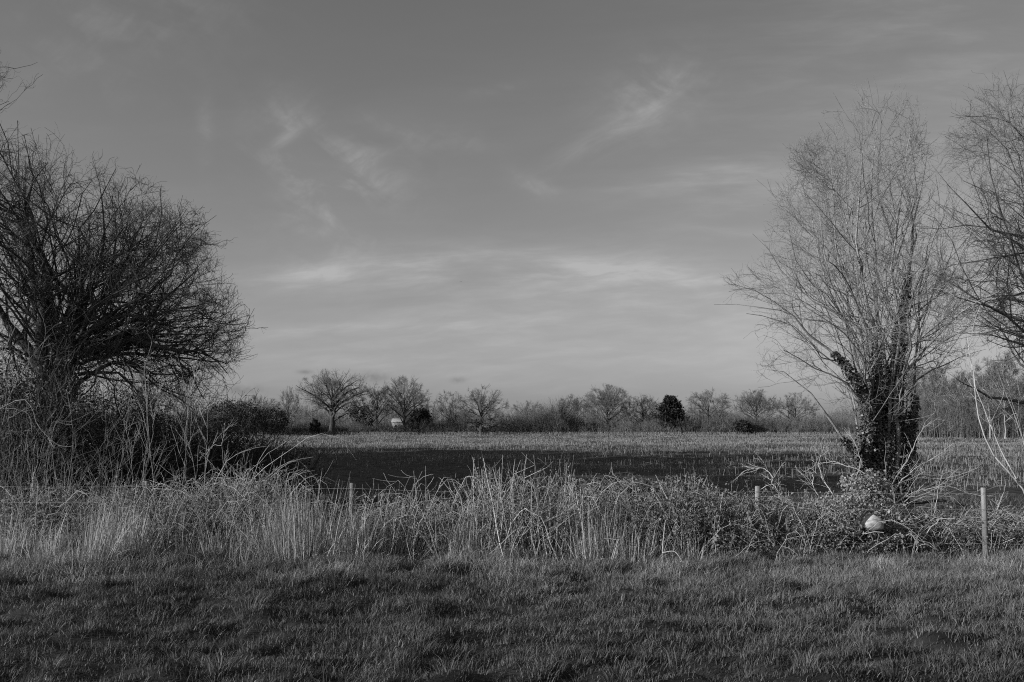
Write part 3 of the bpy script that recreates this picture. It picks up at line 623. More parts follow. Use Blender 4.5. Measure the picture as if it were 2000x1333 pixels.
# ------------------------------------------------------------------ ivy-clad tree on the right
BR = (gx(1722, 20), 20., 0.)
b0 = (1722, 960)
limR = [
 (s([(1712, 960), (1700, 925), (1672, 885), (1632, 830), (1600, 780), (1550, 735), (1500, 722)], 20, 19.2), .085, .012),
 (s([b0, (1710, 900), (1695, 780), (1650, 705), (1592, 652), (1540, 600), (1485, 565), (1438, 548)], 20, 18.8), .10, .012),
 (s([b0, (1716, 850), (1708, 720), (1700, 645), (1685, 590), (1668, 505), (1661, 440), (1668, 405), (1674, 340), (1690, 240)], 20, 19.6), .12, .012),
 (s([(1665, 420), (1640, 375), (1605, 330), (1572, 308), (1546, 290)], 19.7, 19.4), .035, .007),
 (s([b0, (1728, 850), (1742, 740), (1755, 640), (1768, 560), (1776, 470), (1792, 360), (1806, 280)], 20, 20.2), .13, .014),
 (s([(1735, 960), (1746, 890), (1748, 800), (1752, 730), (1800, 690), (1850, 650), (1900, 620)], 20, 19.4), .10, .014),
 (s([b0, (1724, 850), (1728, 720), (1713, 640), (1712, 520), (1702, 400), (1712, 300), (1714, 200)], 20, 20.6), .11, .01),
 (s([(1738, 960), (1765, 870), (1790, 780), (1796, 690), (1800, 600), (1822, 480), (1835, 400)], 20, 20.8), .085, .012),
 (s([(1714, 960), (1696, 850), (1676, 720), (1645, 620), (1605, 520), (1590, 430), (1575, 370)], 20, 21), .09, .012),
 (s([b0, (1712, 800), (1690, 660), (1650, 560), (1625, 470), (1625, 360), (1600, 260)], 20, 20.4), .09, .01),
 (s([b0, (1740, 820), (1770, 700), (1820, 590), (1850, 520), (1870, 450)], 20, 20.8), .085, .012),
 (s([b0, (1735, 820), (1745, 640), (1735, 520), (1745, 400), (1755, 300), (1768, 230)], 20, 19.3), .085, .01),
 (s([b0, (1700, 860), (1660, 760), (1610, 715), (1570, 690), (1520, 700)], 20, 21.2), .06, .01),
 (s([b0, (1745, 860), (1775, 770), (1830, 720), (1880, 700), (1920, 690)], 20, 21), .06, .01),
 (s([(1712, 700), (1735, 600), (1700, 500), (1660, 460), (1640, 400)], 20, 20.5), .05, .01),
 (s([b0, (1715, 800), (1720, 690), (1665, 640), (1600, 590), (1560, 560), (1530, 520)], 20, 20.6), .07, .01),
]
envR = img_env(1700, 560, [(-180, 300), (-172, 262), (-155, 262), (-140, 290), (-125, 260), (-110, 250), (-90, 400), (-70, 270), (-40, 250), (-20, 215), (0, 195), (25, 205), (45, 220), (60, 300), (75, 365), (88, 405), (100, 380), (112, 355), (122, 320), (140, 250), (155, 225), (168, 240), (175, 300)], 20, 2.6)
limR = [(a_, b_*.62, c_) for a_, b_, c_ in limR]
for a_, b_, c_ in limR:                                # the stems leave the stool side by side, not from one point
    if a_[0, 2] < 1.2: o_ = np.clip((a_[min(3, len(a_)-1), 0]-BR[0])*.28, -.34, .34); a_[0, 0] += o_; a_[1, 0] += o_*.6; a_[0, 1] += rng.uniform(-.15, .25)
tr, rLM, rLR, rA = hero('ivy_clad_tree', 'bare many-stemmed tree with ivy-covered lower stems right of centre', BR, limR, envR, (M_barkp, M_twigp), (13, 7, 5, 3), t0=.3, tw=.0028, upr=.05, wander=.2, Ls=(.55, .55, .6, .6))
def ivy_on(LM, LR, which, loc, per=900, size=.07, spread=.07):
    """leaves in a sleeve round the given stretches of the stems"""
    ch = []; loc = np.array(loc, float)
    for li, t0_, t1_, mul in which:
        n = int(per*mul); q_ = np.minimum(rng.random(n)**1.1*rng.uniform(.7, 1.12, n), .999); f = (t0_+(t1_-t0_)*q_)*(LM.shape[1]-1); k = np.minimum(f.astype(int), LM.shape[1]-2); u = (f-k)[:, None]
        C = LM[li, k]*(1-u)+LM[li, k+1]*u; T = nrm(LM[li, k+1]-LM[li, k]); o = nrm(np.cross(T, rng.normal(size=(n, 3))))
        cl_ = (.45+1.3*vnoise(f*4+li*17, f*0+li)**1.3)*(1-q_)**.5*np.where(rng.random(n) < .15, 2., 1.)
        C = C+o*(LR[li, k]+spread*cl_*rng.random(n)**.7)[:, None]-loc
        ch.append(leaves(C, o*.6+rng.normal(0, .5, (n, 3))+[0, 0, -.5], nrm(o+rng.normal(0, .45, (n, 3))+[0, 0, .3]), size*rng.uniform(.6, 1.3, n), .9, .18, rng.uniform(0, 1, n)))
    return ch
iv = ivy_on(rLM, rLR, [(0, .0, .56, 2.0), (1, .05, .62, 1.8), (2, .0, .46, 1.3), (4, .0, .66, 2.0), (8, .08, .46, 1.3), (6, .05, .36, 1.1), (7, .02, .4, .8), (10, .05, .36, .9), (11, .05, .22, .6), (9, .1, .38, 1.1), (12, .05, .3, .5), (15, .1, .45, .9)], BR, 3600, .055, .13)
mesh_obj('ivy', iv, M_ivy, tr, smooth=False)

# ------------------------------------------------------------------ oak off the right edge
limO = [
 (s([(2130, 900), (2120, 700), (2060, 500), (1990, 465), (1945, 450), (1905, 405), (1870, 370), (1842, 335)], 23, 21), .13, .010),
 (s([(2130, 900), (2110, 650), (2040, 565), (1985, 572), (1930, 560), (1880, 530)], 23, 21.5), .10, .010),
 (s([(2130, 900), (2100, 720), (2010, 655), (1965, 612), (1905, 585), (1850, 560)], 23, 20.6), .09, .010),
 (s([(2130, 900), (2130, 600), (2060, 380), (1990, 285), (1940, 240), (1905, 195)], 23, 22), .10, .008),
 (s([(2130, 900), (2130, 500), (2080, 300), (2010, 220), (1975, 185)], 23, 23), .10, .010),
 (s([(2130, 900), (2080, 800), (2000, 778), (1935, 765), (1880, 742), (1850, 715)], 23, 20.5), .09, .010),
 (s([(2130, 900), (2080, 700), (2010, 690), (1950, 670), (1890, 668), (1850, 650)], 23, 22), .11, .01),
 (s([(2130, 900), (2090, 560), (2030, 400), (1980, 355), (1930, 330), (1900, 290)], 23, 24), .12, .01),
 (s([(2130, 900), (2110, 820), (2040, 745), (1990, 700), (1960, 640), (1930, 620)], 23, 24), .10, .01),
 (s([(2130, 900), (2180, 600), (2240, 400), (2300, 280)], 23, 23.5), .16, .02),
]
envO = img_env(2080, 500, [(-180, 285), (-150, 250), (-120, 230), (-90, 300), (0, 300), (60, 380), (90, 390), (115, 385), (125, 375), (135, 320), (145, 260), (155, 305), (165, 300)], 22.3, 3.6)
hero('oak_tree', 'bare oak whose crooked dark limbs reach in from the right edge', (gx(2130, 23), 23, -.1), limO, envO, (M_barkr, M_twigr), (18, 9, 6, 3), knot=.04, tw=.0030, upr=.02, wander=.22, Ls=(.55, .52, .6, .6))

# ------------------------------------------------------------------ saplings and slender stems
def sapling(label, paths, Y, r=.016, sub=(4, 3), m=None, name='sapling', group=None, L=.35, upr=.1, tone=.34, S=5):
    pts = [s(p, Y, Y+dy_) for p, dy_ in paths]; pts[0] = rooted(pts[0]); loc = pts[0][0].copy()
    LM = np.array([resample(p, 12) for p in pts]); LM[:, 1:-1] += rng.normal(0, .007, LM[:, 1:-1].shape)
    LR = np.linspace(r, r*.3, 12)[None].repeat(len(LM), 0); LR[1:] *= .75
    A, RA = grow(LM, LR, sub[0]+2, (.25, .95), (34, 12), L*.8, 6, .1, (0, 0, upr), .42, rtip=.3, end=False)
    t = thing(name, label, 'sapling', loc, group)
    mesh_obj('trunk', [tubes(LM-loc, LR, S, np.full(len(LM), tone))], m or M_cane, t); ch = [tubes(A-loc, np.maximum(RA, .003), 4, rng.uniform(.3, .9, len(A)))]
    if sub[1]:
        B, RB = grow(A, RA, sub[1], (.2, .95), (40, 12), .5, 5, .15, (0, 0, upr), .7, rtip=.4); ch.append(tubes(B-loc, np.maximum(RB, .0022), 3, rng.uniform(.1, .6, len(B))))
    mesh_obj('crown', ch, m or M_cane, t); return t
GS = 'slender pale stems in front of the willow'
sapling('pale bent twin-stemmed sapling curving up beside the right edge', [([(2010, 985), (1990, 945), (1935, 880), (1908, 800), (1898, 715), (1890, 660)], .2), ([(1985, 935), (1955, 880), (1930, 820), (1906, 755), (1899, 712)], .1)], 17.2, .021, (5, 4), tone=.7)
sapling('straight pale stem rising at the right edge behind the bent sapling', [([(2006, 900), (1992, 840), (1962, 760), (1940, 700)], .3)], 18.5, .014, (5, 3))
sp_ = [
 ('thin upright stem, leftmost of the group before the dark thicket', [([(278, 960), (288, 830), (283, 730)], .1)]),
 ('stem forking low, second of the group before the dark thicket', [([(300, 955), (292, 860), (286, 780), (282, 700)], .2), ([(292, 890), (305, 800), (318, 740)], .1)]),
 ('tall pale stem with a fork at its middle, tallest before the thicket', [([(352, 980), (362, 900), (366, 800), (356, 730), (345, 690)], .1), ([(366, 810), (372, 770), (384, 720), (386, 690)], .2)]),
 ('stem leaning left, right of the tallest pale stem', [([(385, 965), (372, 880), (345, 800), (325, 740)], .1)]),
 ('crooked stem with bent side shoot near the willow twig ends', [([(400, 930), (404, 860), (405, 810), (415, 780)], .1), ([(402, 890), (430, 850), (465, 820)], .1)]),
 ('stem with arching top at the right end of the dark thicket', [([(432, 960), (436, 900), (432, 866), (450, 850)], .1), ([(433, 870), (415, 872), (390, 895)], .1)]),
 ('short leaning stem at the foot of the willow', [([(258, 950), (255, 880), (240, 820)], .1), ([(255, 890), (275, 830)], .1)]),
 ('pale Y-shaped stem behind the wires at the far left', [([(60, 1000), (63, 945), (55, 890), (45, 860), (38, 845)], .05), ([(64, 935), (80, 880), (90, 835), (100, 800)], .05)]),
 ('looping pale branch hanging over the far left thicket', [([(0, 800), (20, 788), (50, 782), (62, 800), (75, 835), (105, 862), (130, 880)], .1), ([(10, 798), (45, 802), (60, 820), (62, 845)], .1)]),
 ('branching pale stem against the far left willow limbs', [([(5, 830), (25, 760), (60, 700), (95, 660)], .2), ([(20, 770), (5, 700), (30, 640)], .1)]),
]
for i, (lab, pa) in enumerate(sp_): sapling(lab, pa, 16.6+.12*(i % 4), .0085 if i != 8 else .012, (5, 3), group=GS, L=.3)

# ------------------------------------------------------------------ undergrowth builders
def canes(n, px, Y, h, lean=(0., .12), r=.0035, K=6, droop=.0, wander=.05, z0=-.05, tone=(.3, 1.)):
    """stems standing on the ground; px and Y are (mean, sd)"""
    Yv = rng.normal(Y[0], Y[1], n); pv = rng.uniform(px[0], px[1], n); x = gx(pv, Yv); B = np.stack([x, Yv, gz(x, Yv)+z0], 1)
    hh = (h[0]+(h[1]-h[0])*rng.random(n)**1.2)*(.62+.7*vnoise(pv*.035+3, pv*0+7)); kj = rng.integers(2, K, n); kk_ = rng.random(n) < .3; D = nrm(np.stack([rng.normal(lean[0], lean[1], n), rng.normal(0, lean[1], n), np.ones(n)], 1))
    sd = nrm(np.stack([rng.normal(0, 1, n), rng.normal(0, 1, n), np.full(n, -1.2)], 1)); G = np.empty((n, K, 3)); G[:, 0] = B
    for j in range(1, K): D = nrm(D+rng.normal(0, wander, (n, 3))+sd*droop*(j/K)+(kk_ & (kj == j))[:, None]*sd*.9); G[:, j] = G[:, j-1]+D*(hh/(K-1))[:, None]
    R = (r*rng.uniform(.6, 1.4, n))[:, None]*np.linspace(1, .45, K)[None]
    return G, R, rng.uniform(*tone, n)
def above(G): G[..., 2] = np.maximum(G[..., 2], gz(G[..., 0], G[..., 1])+.01); return G
def arcs(n, px, Y, span, h, r=.004, K=10, tone=(.3, 1.), z=0.):
    Yv = rng.normal(Y[0], Y[1], n); x = gx(rng.uniform(px[0], px[1], n), Yv); a = rng.normal(0, .7, n)+(rng.random(n) < .5)*pi
    ln = rng.uniform(span[0], span[1], n); hh = rng.uniform(h[0], h[1], n); t_ = np.linspace(0, 1, K)[None]; e = rng.uniform(.55, 1.02, n)[:, None]
    tt = t_*e; X = x[:, None]+np.cos(a)[:, None]*ln[:, None]*tt; YY = Yv[:, None]+np.sin(a)[:, None]*ln[:, None]*.6*tt
    Z = gz(X, YY)*.5+z+4*hh[:, None]*tt*(1-tt)*(1+.3*(1-tt)); G = np.stack([X, YY, Z], -1); G[:, 1:-1] += rng.normal(0, .018, (n, K-2, 3))
    R = (r*rng.uniform(.6, 1.4, n))[:, None]*np.linspace(1, .5, K)[None]; return G, R, rng.uniform(*tone, n)
def leaves_on(G, per, size, tone=(.0, 1.), off=.03):
    N, K, _ = G.shape; n = int(N*per); i = rng.integers(0, N, n); f = rng.uniform(.5, K-1.01, n); k = f.astype(int); u = (f-k)[:, None]
    C = G[i, k]*(1-u)+G[i, k+1]*u+rng.normal(0, off, (n, 3)); d = rng.normal(size=(n, 3))+[0, 0, -.2]
    return leaves(C, d, nrm(rng.normal(size=(n, 3))+[-.4, -.5, .5]), size*rng.uniform(.5, 1.3, n), .7, .22, rng.uniform(*tone, n))
def tb(c, S=3): return tubes(above(c[0]), c[1], S, c[2])
def clump(label, px, Y, n, h, wpx, lean=0., spread=.16, name='tall_grass_clump', low=500, tone=(.25, 1.), w=(.004, .0085), group='tall dry grass clumps along the fence'):
    """tussock of dry grass: upright culms, arching blades and a skirt"""
    n = int(n*1.25); h *= 1.14 if h > .5 else 1.; x0 = gx(px, Y); loc = np.array([x0, Y, float(gz(x0, Y))]); wm = wpx/F*Y
    def tuft(n, h0, h1, sp, dr, rad):
        q = rng.normal(0, rad, (n, 2)); B = np.stack([x0+q[:, 0], Y+q[:, 1]*.6, np.zeros(n)], 1); B[:, 2] = gz(B[:, 0], B[:, 1])-.02; K = 6; G = np.empty((n, K, 3)); G[:, 0] = B
        out = np.stack([q[:, 0], q[:, 1], np.zeros(n)], 1)/max(rad, .01)*sp+rng.normal(0, sp*.6, (n, 3))*[1, 1, 0]; D = nrm(out+[lean, 0, 1]); hh = rng.uniform(h0, h1, n)*rng.uniform(.6, 1, n)
        for j in range(1, K): D = nrm(D+out*dr*.6+np.array([0, 0, -1])*dr*(j/K)+rng.normal(0, .03, (n, 3))); G[:, j] = G[:, j-1]+D*(hh/(K-1))[:, None]
        G = above(G); Wd = rng.uniform(w[0], w[1], n)[:, None]*np.array([1, 1, .95, .8, .6, .2])[None]
        return ribbons(G, Wd, tone=rng.uniform(*tone, n))
    ch = [tuft(int(n*.6), h*.45, h, spread*.8, .02, wm*.28), tuft(int(n*.5), h*.3, h*.7, spread*1.8, .16, wm*.32), tuft(int(low*.6), .12, h*.35+.06, .6, .3, wm*.40)]
    ch = [(c[0]-loc, c[1], c[2]) for c in ch]
    return _place(name, ch, M_dry, loc, label, 'grass clump', group)
def _place(name, ch, m, loc, label, cat, group=None, smooth=False):
    o = mesh_obj(name, ch, m, smooth=smooth); o.location = tuple(loc); return tag(o, label, cat, group)
for a in [
 ('tallest and densest pale dry grass clump, fanning up left of the second post', 592, 14.3, 520, 1.25, 110, .04, .13),
 ('tall thin grass clump leaning right, rising from a shaggy pale tussock at the left', 178, 13.7, 150, 1.35, 60, .12, .09),
 ('pale upright grass clump in front of the leftmost fence post', 252, 14.3, 420, .95, 80, .02, .12),
 ('small dry grass clump at the far left edge by the wires', 35, 14.5, 220, .75, 110, .15, .14),
 ('dry grass clump filling the dark gap right of the second post', 770, 14.6, 300, .85, 110, .1, .2),
 ('dry grass clump just left of the tallest fanning clump', 535, 14.5, 300, .95, 100, -.03, .18),
 ('thin straight grass clump screening the second fence post', 684, 14.2, 240, .85, 60, .02, .1),
 ('short dry clump between the far left edge and the shaggy tussock', 95, 14.1, 220, .6, 70, .05, .18),
 ('loose dry grass clump beside the second fence post', 700, 14.5, 300, .85, 110, .06, .18),
 ('pale vertical grass clump before the tall canes right of centre', 1170, 14.4, 380, .95, 90, .03, .1),
 ('fine pale grass clump between the middle canes and the dark brambles', 1235, 14.3, 230, .7, 60, .0, .13),
 ('bushy grass clump left of centre below the bramble arch', 480, 14.4, 300, .7, 130, .12, .2),
 ('wispy grass clump at the foot of the arched cane on the left', 395, 14.4, 260, .6, 120, .1, .22),
 ('loose straw-coloured clump at the foot of the middle canes', 905, 14.5, 200, .75, 90, .0, .16),
 ('short grass clump at the foot of the dark brambles', 1345, 14.4, 160, .55, 80, -.05, .2)]:
    clump(*a)
clump('shaggy pale tussock spilling over at the left', 148, 13.0, 120, .28, 60, -.35, .5, 'grass_tussock', 700, (.5, 1.), group='low tussocks in the meadow')
clump('small spiky tussock casting a black shadow in mid meadow', 1078, 11.7, 170, .20, 50, 0., .5, 'grass_tussock', 250, (.05, .5), group='low tussocks in the meadow')
clump('flattened pale tussock under the small bent cane loop', 1330, 13.1, 120, .22, 110, 0., .6, 'grass_tussock', 500, (.4, 1.), group='low tussocks in the meadow')
clump('rough tussock at the left edge of the meadow', 10, 11.9, 200, .2, 130, .1, .5, 'grass_tussock', 500, (.1, .6), group='low tussocks in the meadow')
clump('blond flattened tussock left of the right-hand post', 1740, 13.2, 100, .20, 130, -.3, .6, 'grass_tussock', 500, (.4, 1.), group='low tussocks in the meadow')
clump('pale tussock right of the right-hand post', 1975, 13.6, 160, .3, 130, .2, .5, 'grass_tussock', 500, (.35, 1.), group='low tussocks in the meadow')

def thicket(name, label, px, Y, parts, m=None, cat='bramble', lm=None, group='brambles along the fence'):
    """stems + foliage children under one thing"""
    x = gx(px, Y); loc = np.array([x, Y, 0.]); t = thing(name, label, cat, loc, group)
    mesh_obj('stems', [(c[0]-loc, c[1], c[2]) for c in parts[0]], m or M_cane, t)
    if parts[1]: mesh_obj('foliage', [(c[0]-loc, c[1], c[2]) for c in parts[1]], lm or M_deadl, t, smooth=False)
    return t
def bramble(px, Y, nc, na, h, leaf=0., lsize=.05, lean=.0, ys=.35, ltone=(0, 1.), ctone=(.2, .95), r=.0038, arch=None):
    nc = int(nc*1.1); na = int(na*1.7); c = canes(nc, px, (Y, ys), h, (lean, .18), r, wander=.07, tone=ctone); c[1][::4] *= 1.7; c[2][::4] = .6+.4*rng.random(len(c[2][::4])); c[2][1::4] *= .3; a = arcs(na, px, (Y, ys), (.5, 1.4), arch or (h[0]*.5, h[1]*.75), r, tone=ctone)
    a[1][::8] *= 1.5; a[2][::8] = .5+.4*rng.random(len(a[2][::8]))
    A, RA = grow(above(c[0]), c[1], 2, (.3, .95), (48, 14), .28, 4, .15, (0, 0, .05), .6, rtip=.5, end=False)
    B, RB = grow(above(a[0]), a[1], 2, (.2, .95), (48, 14), .22, 4, .15, (0, 0, .05), .6, rtip=.5, end=False)
    st_ = [tb(c, 4), tb(a, 4), tubes(A, np.maximum(RA, .0024), 3, rng.uniform(*ctone, len(A))), tubes(B, np.maximum(RB, .0024), 3, rng.uniform(*ctone, len(B)))]
    fo = []
    if leaf: fo = [leaves_on(c[0], leaf, lsize, ltone), leaves_on(a[0], leaf, lsize, ltone), leaves_on(A, leaf*.3, lsize*.8, ltone)]
    return st_, fo
thicket('bramble_thicket', 'tall stand of vertical dead canes left of centre between the second and middle posts', 900, 14.9, bramble((815, 990), 14.9, 250, 50, (.6, 1.4), 6, .035, -.02, .32, ltone=(0, .45), ctone=(.05, .9), r=.0045))
thicket('bramble_thicket', 'stand of vertical dead canes around the hidden middle post', 1080, 14.95, bramble((985, 1160), 14.95, 240, 60, (.6, 1.4), 7, .035, .03, .32, ltone=(0, .45), ctone=(.05, .9), r=.0045))
thicket('bramble_thicket', 'dense pale canes just right of centre', 1220, 14.95, bramble((1150, 1295), 14.95, 210, 40, (.5, 1.3), 6, .035, .0, .3, ltone=(0, .45), ctone=(.05, .95), r=.0042))
thicket('bramble_thicket', 'low tangled brambles beside the second fence post', 745, 15.0, bramble((660, 830), 15.0, 230, 110, (.4, 1.05), 8, .038, .25, .3, ltone=(0, .5), ctone=(.05, .9)))
thicket('bramble_thicket', 'tangled brambles with long canes leaning right into the dark gap', 470, 15.3, bramble((400, 560), 15.3, 320, 150, (.6, 1.45), 7, .038, .40, .35, ltone=(0, .4), ctone=(.0, .8), r=.0042))
thicket('bramble_thicket', 'matted bramble and dry grass around the leftmost fence post', 300, 15.2, bramble((210, 420), 15.2, 280, 120, (.5, 1.25), 8, .038, .1, .4, ltone=(0, .4), ctone=(.0, .7)))
thicket('bramble_thicket', 'dark tangled brambles behind the wires at the far left', 90, 15.9, bramble((-20, 220), 15.9, 260, 120, (.5, 1.1), 9, .05, .1, .45, ltone=(0, .3), ctone=(.0, .7)))
thicket('bramble_thicket', 'dark leafy brambles left of the third fence post', 1380, 15.1, bramble((1290, 1475), 15.1, 260, 150, (.45, 1.1), 26, .045, .0, .35, ltone=(0, .4), ctone=(.05, .8)))
thicket('bramble_thicket', 'dark twiggy brambles right of the third fence post', 1530, 15.2, bramble((1475, 1590), 15.2, 150, 90, (.4, .9), 10, .042, .1, .35, ltone=(0, .35), ctone=(.05, .9)))
thicket('bramble_thicket', 'low bramble mat between the pale log and the right-hand post', 1810, 15.7, bramble((1720, 1915), 15.7, 160, 190, (.2, .75), 12, .042, .2, .4, ltone=(0, .45), ctone=(.05, .9)))
thicket('bramble_thicket', 'low bramble mat at the right edge beyond the right-hand post', 1985, 15.7, bramble((1915, 2050), 15.7, 110, 130, (.2, .75), 13, .042, .1, .4, ltone=(0, .4), ctone=(.05, .9)))
thicket('bramble_thicket', 'dark bramble hummock on the ditch bank behind the middle canes', 1190, 19, bramble((1080, 1330), 22.8, 200, 160, (.4, .85), 22, .06, .0, .3, ltone=(0, .4), ctone=(.0, .5)))
# big leaning canes at the left bramble, drawn one by one
lc = []
for p, Yd in (([(415, 1010), (470, 940), (520, 890), (560, 862)], 15.4), ([(430, 1005), (500, 930), (545, 895), (610, 852), (640, 850), (700, 868), (722, 878)], 15.6), ([(440, 1010), (500, 950), (560, 905), (612, 893)], 15.2),
              ([(470, 1000), (520, 940), (575, 900), (600, 915)], 15.5), ([(445, 1020), (490, 940), (505, 900), (528, 868), (545, 880)], 15.3), ([(400, 1000), (440, 905), (480, 880), (520, 872)], 15.5), ([(455, 1015), (530, 960), (600, 918)], 15.2),
              ([(405, 1008), (395, 985), (350, 960), (300, 955), (290, 965)], 15.0), ([(384, 1070), (372, 1040), (350, 1025), (330, 1022), (300, 1040), (270, 1065)], 14.6), ([(500, 1010), (480, 975), (450, 950), (420, 945), (400, 952)], 15.0)):
    g = resample(rooted(s(p, Yd, Yd+.3)), 14); g[1:-1] += rng.normal(0, .006, (12, 3)); lc.append(g)
lc = np.array(lc); lr = np.full((len(lc), 1), .0075)*np.linspace(1, .4, 14)[None]
loc = np.array([gx(450, 15.2), 15.2, 0.])
A, RA = grow(lc, lr, 4, (.4, .95), (35, 10), .2, 4, .12, (0, 0, .03), .6, end=False)
_place('arching_bramble', [tubes(lc-loc, lr, 5, rng.uniform(.6, 1, len(lc))), tubes(A-loc, RA, 3, rng.uniform(.4, .9, len(A)))], M_cane, loc, 'long thick pale bramble canes arching right from the left-hand thicket', 'bramble', None, True)
# small bent loop of cane
g = np.array([resample(s([(1294, 1080), (1318, 1078), (1335, 1100), (1349, 1108), (1350, 1116)], 13.4, 13.3), 14), resample(s([(1315, 1104), (1332, 1097), (1345, 1102), (1351, 1113), (1347, 1122)], 13.3, 13.2), 14)])
loc = g[0, -1].copy(); _place('bent_cane', [tubes(g-loc, np.full((2, 14), .007)*np.linspace(1, .5, 14), 5, np.array([1., .9]))], M_cane, loc, 'small pale cane bent in a loop at the meadow edge', 'cane', None, True)

# ivy mound, brushwood pile and the cut log
def mound(n, px, py, Y, r, m_size, tone, seedc=60):
    c = P(px, py, Y); q = nrm(rng.normal(size=(seedc, 3)))*rng.uniform(.5, 1, (seedc, 1)); i = rng.integers(0, seedc, n); C = c+(q[i]*.9+rng.normal(0, .14, (n, 3)))*np.array(r); C = above(C)
    return leaves(C, rng.normal(size=(n, 3))+[0, 0, -.2], nrm(rng.normal(0, .7, (n, 3))+[-.3, -.6, .6]), m_size*rng.uniform(.5, 1.3, n), .8, .2, rng.uniform(*tone, n))
st_, fo = bramble((1560, 1740), 15.5, 150, 170, (.3, .9), 8, .055, .1, .35, ltone=(.1, 1.))
fo += [mound(7600, 1655, 1015, 15.4, (.72, .5, .45), .036, (.2, .85)), mound(5200, 1600, 1060, 15.0, (.6, .35, .3), .034, (.2, 1.)), mound(2600, 1690, 960, 15.8, (.42, .4, .35), .042, (.2, .8)), mound(700, 1712, 1070, 14.75, (.34, .14, .10), .03, (.0, .6)), mound(400, 1674, 1035, 14.85, (.10, .1, .14), .03, (.1, .7)), mound(500, 1742, 1036, 14.85, (.13, .1, .16), .034, (.0, .6))]
thicket('ivy_mound', 'heap of pale ivy and bramble leaves left of the cut log', 1650, 15.5, (st_, fo), cat='ivy', group=None)
br = []
for p, Yd, r in (([(1690, 1010), (1740, 960), (1780, 925), (1830, 890)], 15.6, .014), ([(1680, 1000), (1740, 950), (1800, 935), (1870, 920), (1925, 905)], 15.9, .012), ([(1700, 1040), (1740, 1000), (1790, 965), (1850, 950)], 15.4, .013),
                 ([(1740, 950), (1770, 900), (1805, 830)], 15.8, .010), ([(1700, 1020), (1760, 975), (1830, 950), (1910, 965)], 15.5, .012), ([(1760, 1060), (1745, 1010), (1775, 975), (1800, 955)], 15.2, .010),
                 ([(1800, 1065), (1822, 1010), (1830, 985), (1840, 930)], 15.3, .010), ([(1845, 1025), (1890, 1045), (1925, 1058)], 14.9, .012), ([(1870, 1048), (1930, 1040), (1990, 1044)], 15.0, .010),
                 ([(1935, 1030), (1950, 990), (1965, 975)], 15.4, .009), ([(1665, 960), (1680, 900), (1660, 850)], 16., .008), ([(1640, 990), (1600, 920), (1610, 870)], 15.9, .008), ([(1600, 980), (1585, 930), (1600, 890)], 15.8, .007),
                 ([(1495, 1000), (1520, 1003), (1550, 1013), (1570, 1022)], 15.1, .020), ([(1560, 1010), (1520, 960), (1500, 935)], 15.3, .008), ([(1480, 960), (1510, 940), (1490, 915), (1455, 920)], 15.4, .007), ([(1700, 930), (1640, 905), (1600, 905)], 15.8, .008)):
    g = resample(s(p, Yd, Yd+.5), 12); g[1:-1] += rng.normal(0, .012, (10, 3)); br.append((g, r))
G = np.array([b_[0] for b_ in br]); R = np.array([b_[1]*np.linspace(1, .35, 12) for b_ in br])
A, RA = grow(G, R, 9, (.15, 1), (36, 12), .42, 6, .13, (0, 0, .03), .55); B, RB = grow(A, RA, 4, (.15, 1), (38, 12), .45, 4, .15, (0, 0, 0.), .65, rtip=.5)
loc = np.array([gx(1760, 15.5), 15.5, 0.]); t = thing('brushwood_pile', 'pile of cut bare branches thrown against the fence below the ivy-clad tree', 'brushwood', loc)
mesh_obj('branches', [tubes(G-loc, R, 6, rng.uniform(.5, .95, len(G)))], M_cane, t); mesh_obj('twigs', [tubes(A-loc, np.maximum(RA, .0028), 4, rng.uniform(.2, .9, len(A))), tubes(B-loc, np.maximum(RB, .002), 3, rng.uniform(.2, .9, len(B)))], M_cane, t)
dk = np.array([resample(s([(1750, 1020), (1790, 1040), (1850, 1050), (1900, 1060)], 15.6, 15.4), 12), resample(s([(1740, 975), (1790, 982), (1840, 978), (1890, 990)], 15.9, 15.9), 12)])
loc = dk[0, 0].copy(); _place('dead_branch', [tubes(dk-loc, np.full((2, 12), .035)*np.linspace(1, .4, 12), 7)], M_barkd, loc, 'dark dead branch lying in the brambles right of the cut log', 'branch', None, True)
# cut log, its pale sawn end towards us
import bmesh
c = P(1708, 1022, 14.62); c = np.array([c[0], 14.62, c[2]])
prof = np.array([(-.13, -.07), (-.138, -.01), (-.112, .035), (-.058, .085), (-.012, .122), (.028, .108), (.078, .085), (.125, .045), (.14, -.02), (.132, -.085), (.06, -.09), (-.03, -.105), (-.10, -.085)])
t = thing('cut_log', 'short pale sawn log end poking out of the ivy heap', 'log', (c[0], c[1]+.25, c[2]-.1))
o0 = np.array([c[0], c[1]+.25, c[2]-.1]); rings = []
for dy_, k in ((-.02, .86), (0., 1.), (.12, .97), (.26, .8)):
    rings.append(np.stack([c[0]+prof[:, 0]*k, np.full(13, c[1]+dy_), c[2]+prof[:, 1]*k], 1)+rng.normal(0, .003, (13, 3))-o0)
V = np.concatenate(rings); i = np.arange(52).reshape(4, 13); j = np.roll(i, -1, 1); Q = np.stack([i[:-1], i[1:], j[1:], j[:-1]], -1).reshape(-1, 4)
mesh_obj('bark', [(V, [Q[13:]])], M_barkd, t)
Vf = np.vstack([rings[0], rings[0]*[.5, 1, .5]+[0, -.012, 0.03], [[0, -.285, .105]]]); ii = np.arange(13); jj = (ii+1) % 13
Vg = np.vstack([rings[1], Vf]); mesh_obj('sawn_face', [(Vg, [np.stack([ii, ii+13, jj+13, jj], 1), np.stack([ii+13, ii+26, jj+26, jj+13], 1), np.stack([ii+26, np.full(13, 39), jj+26], 1)])], M_log, t, smooth=False)
tw_ = s([(1690, 1043), (1708, 1039), (1726, 1041)], 14.5, 14.5)[None]
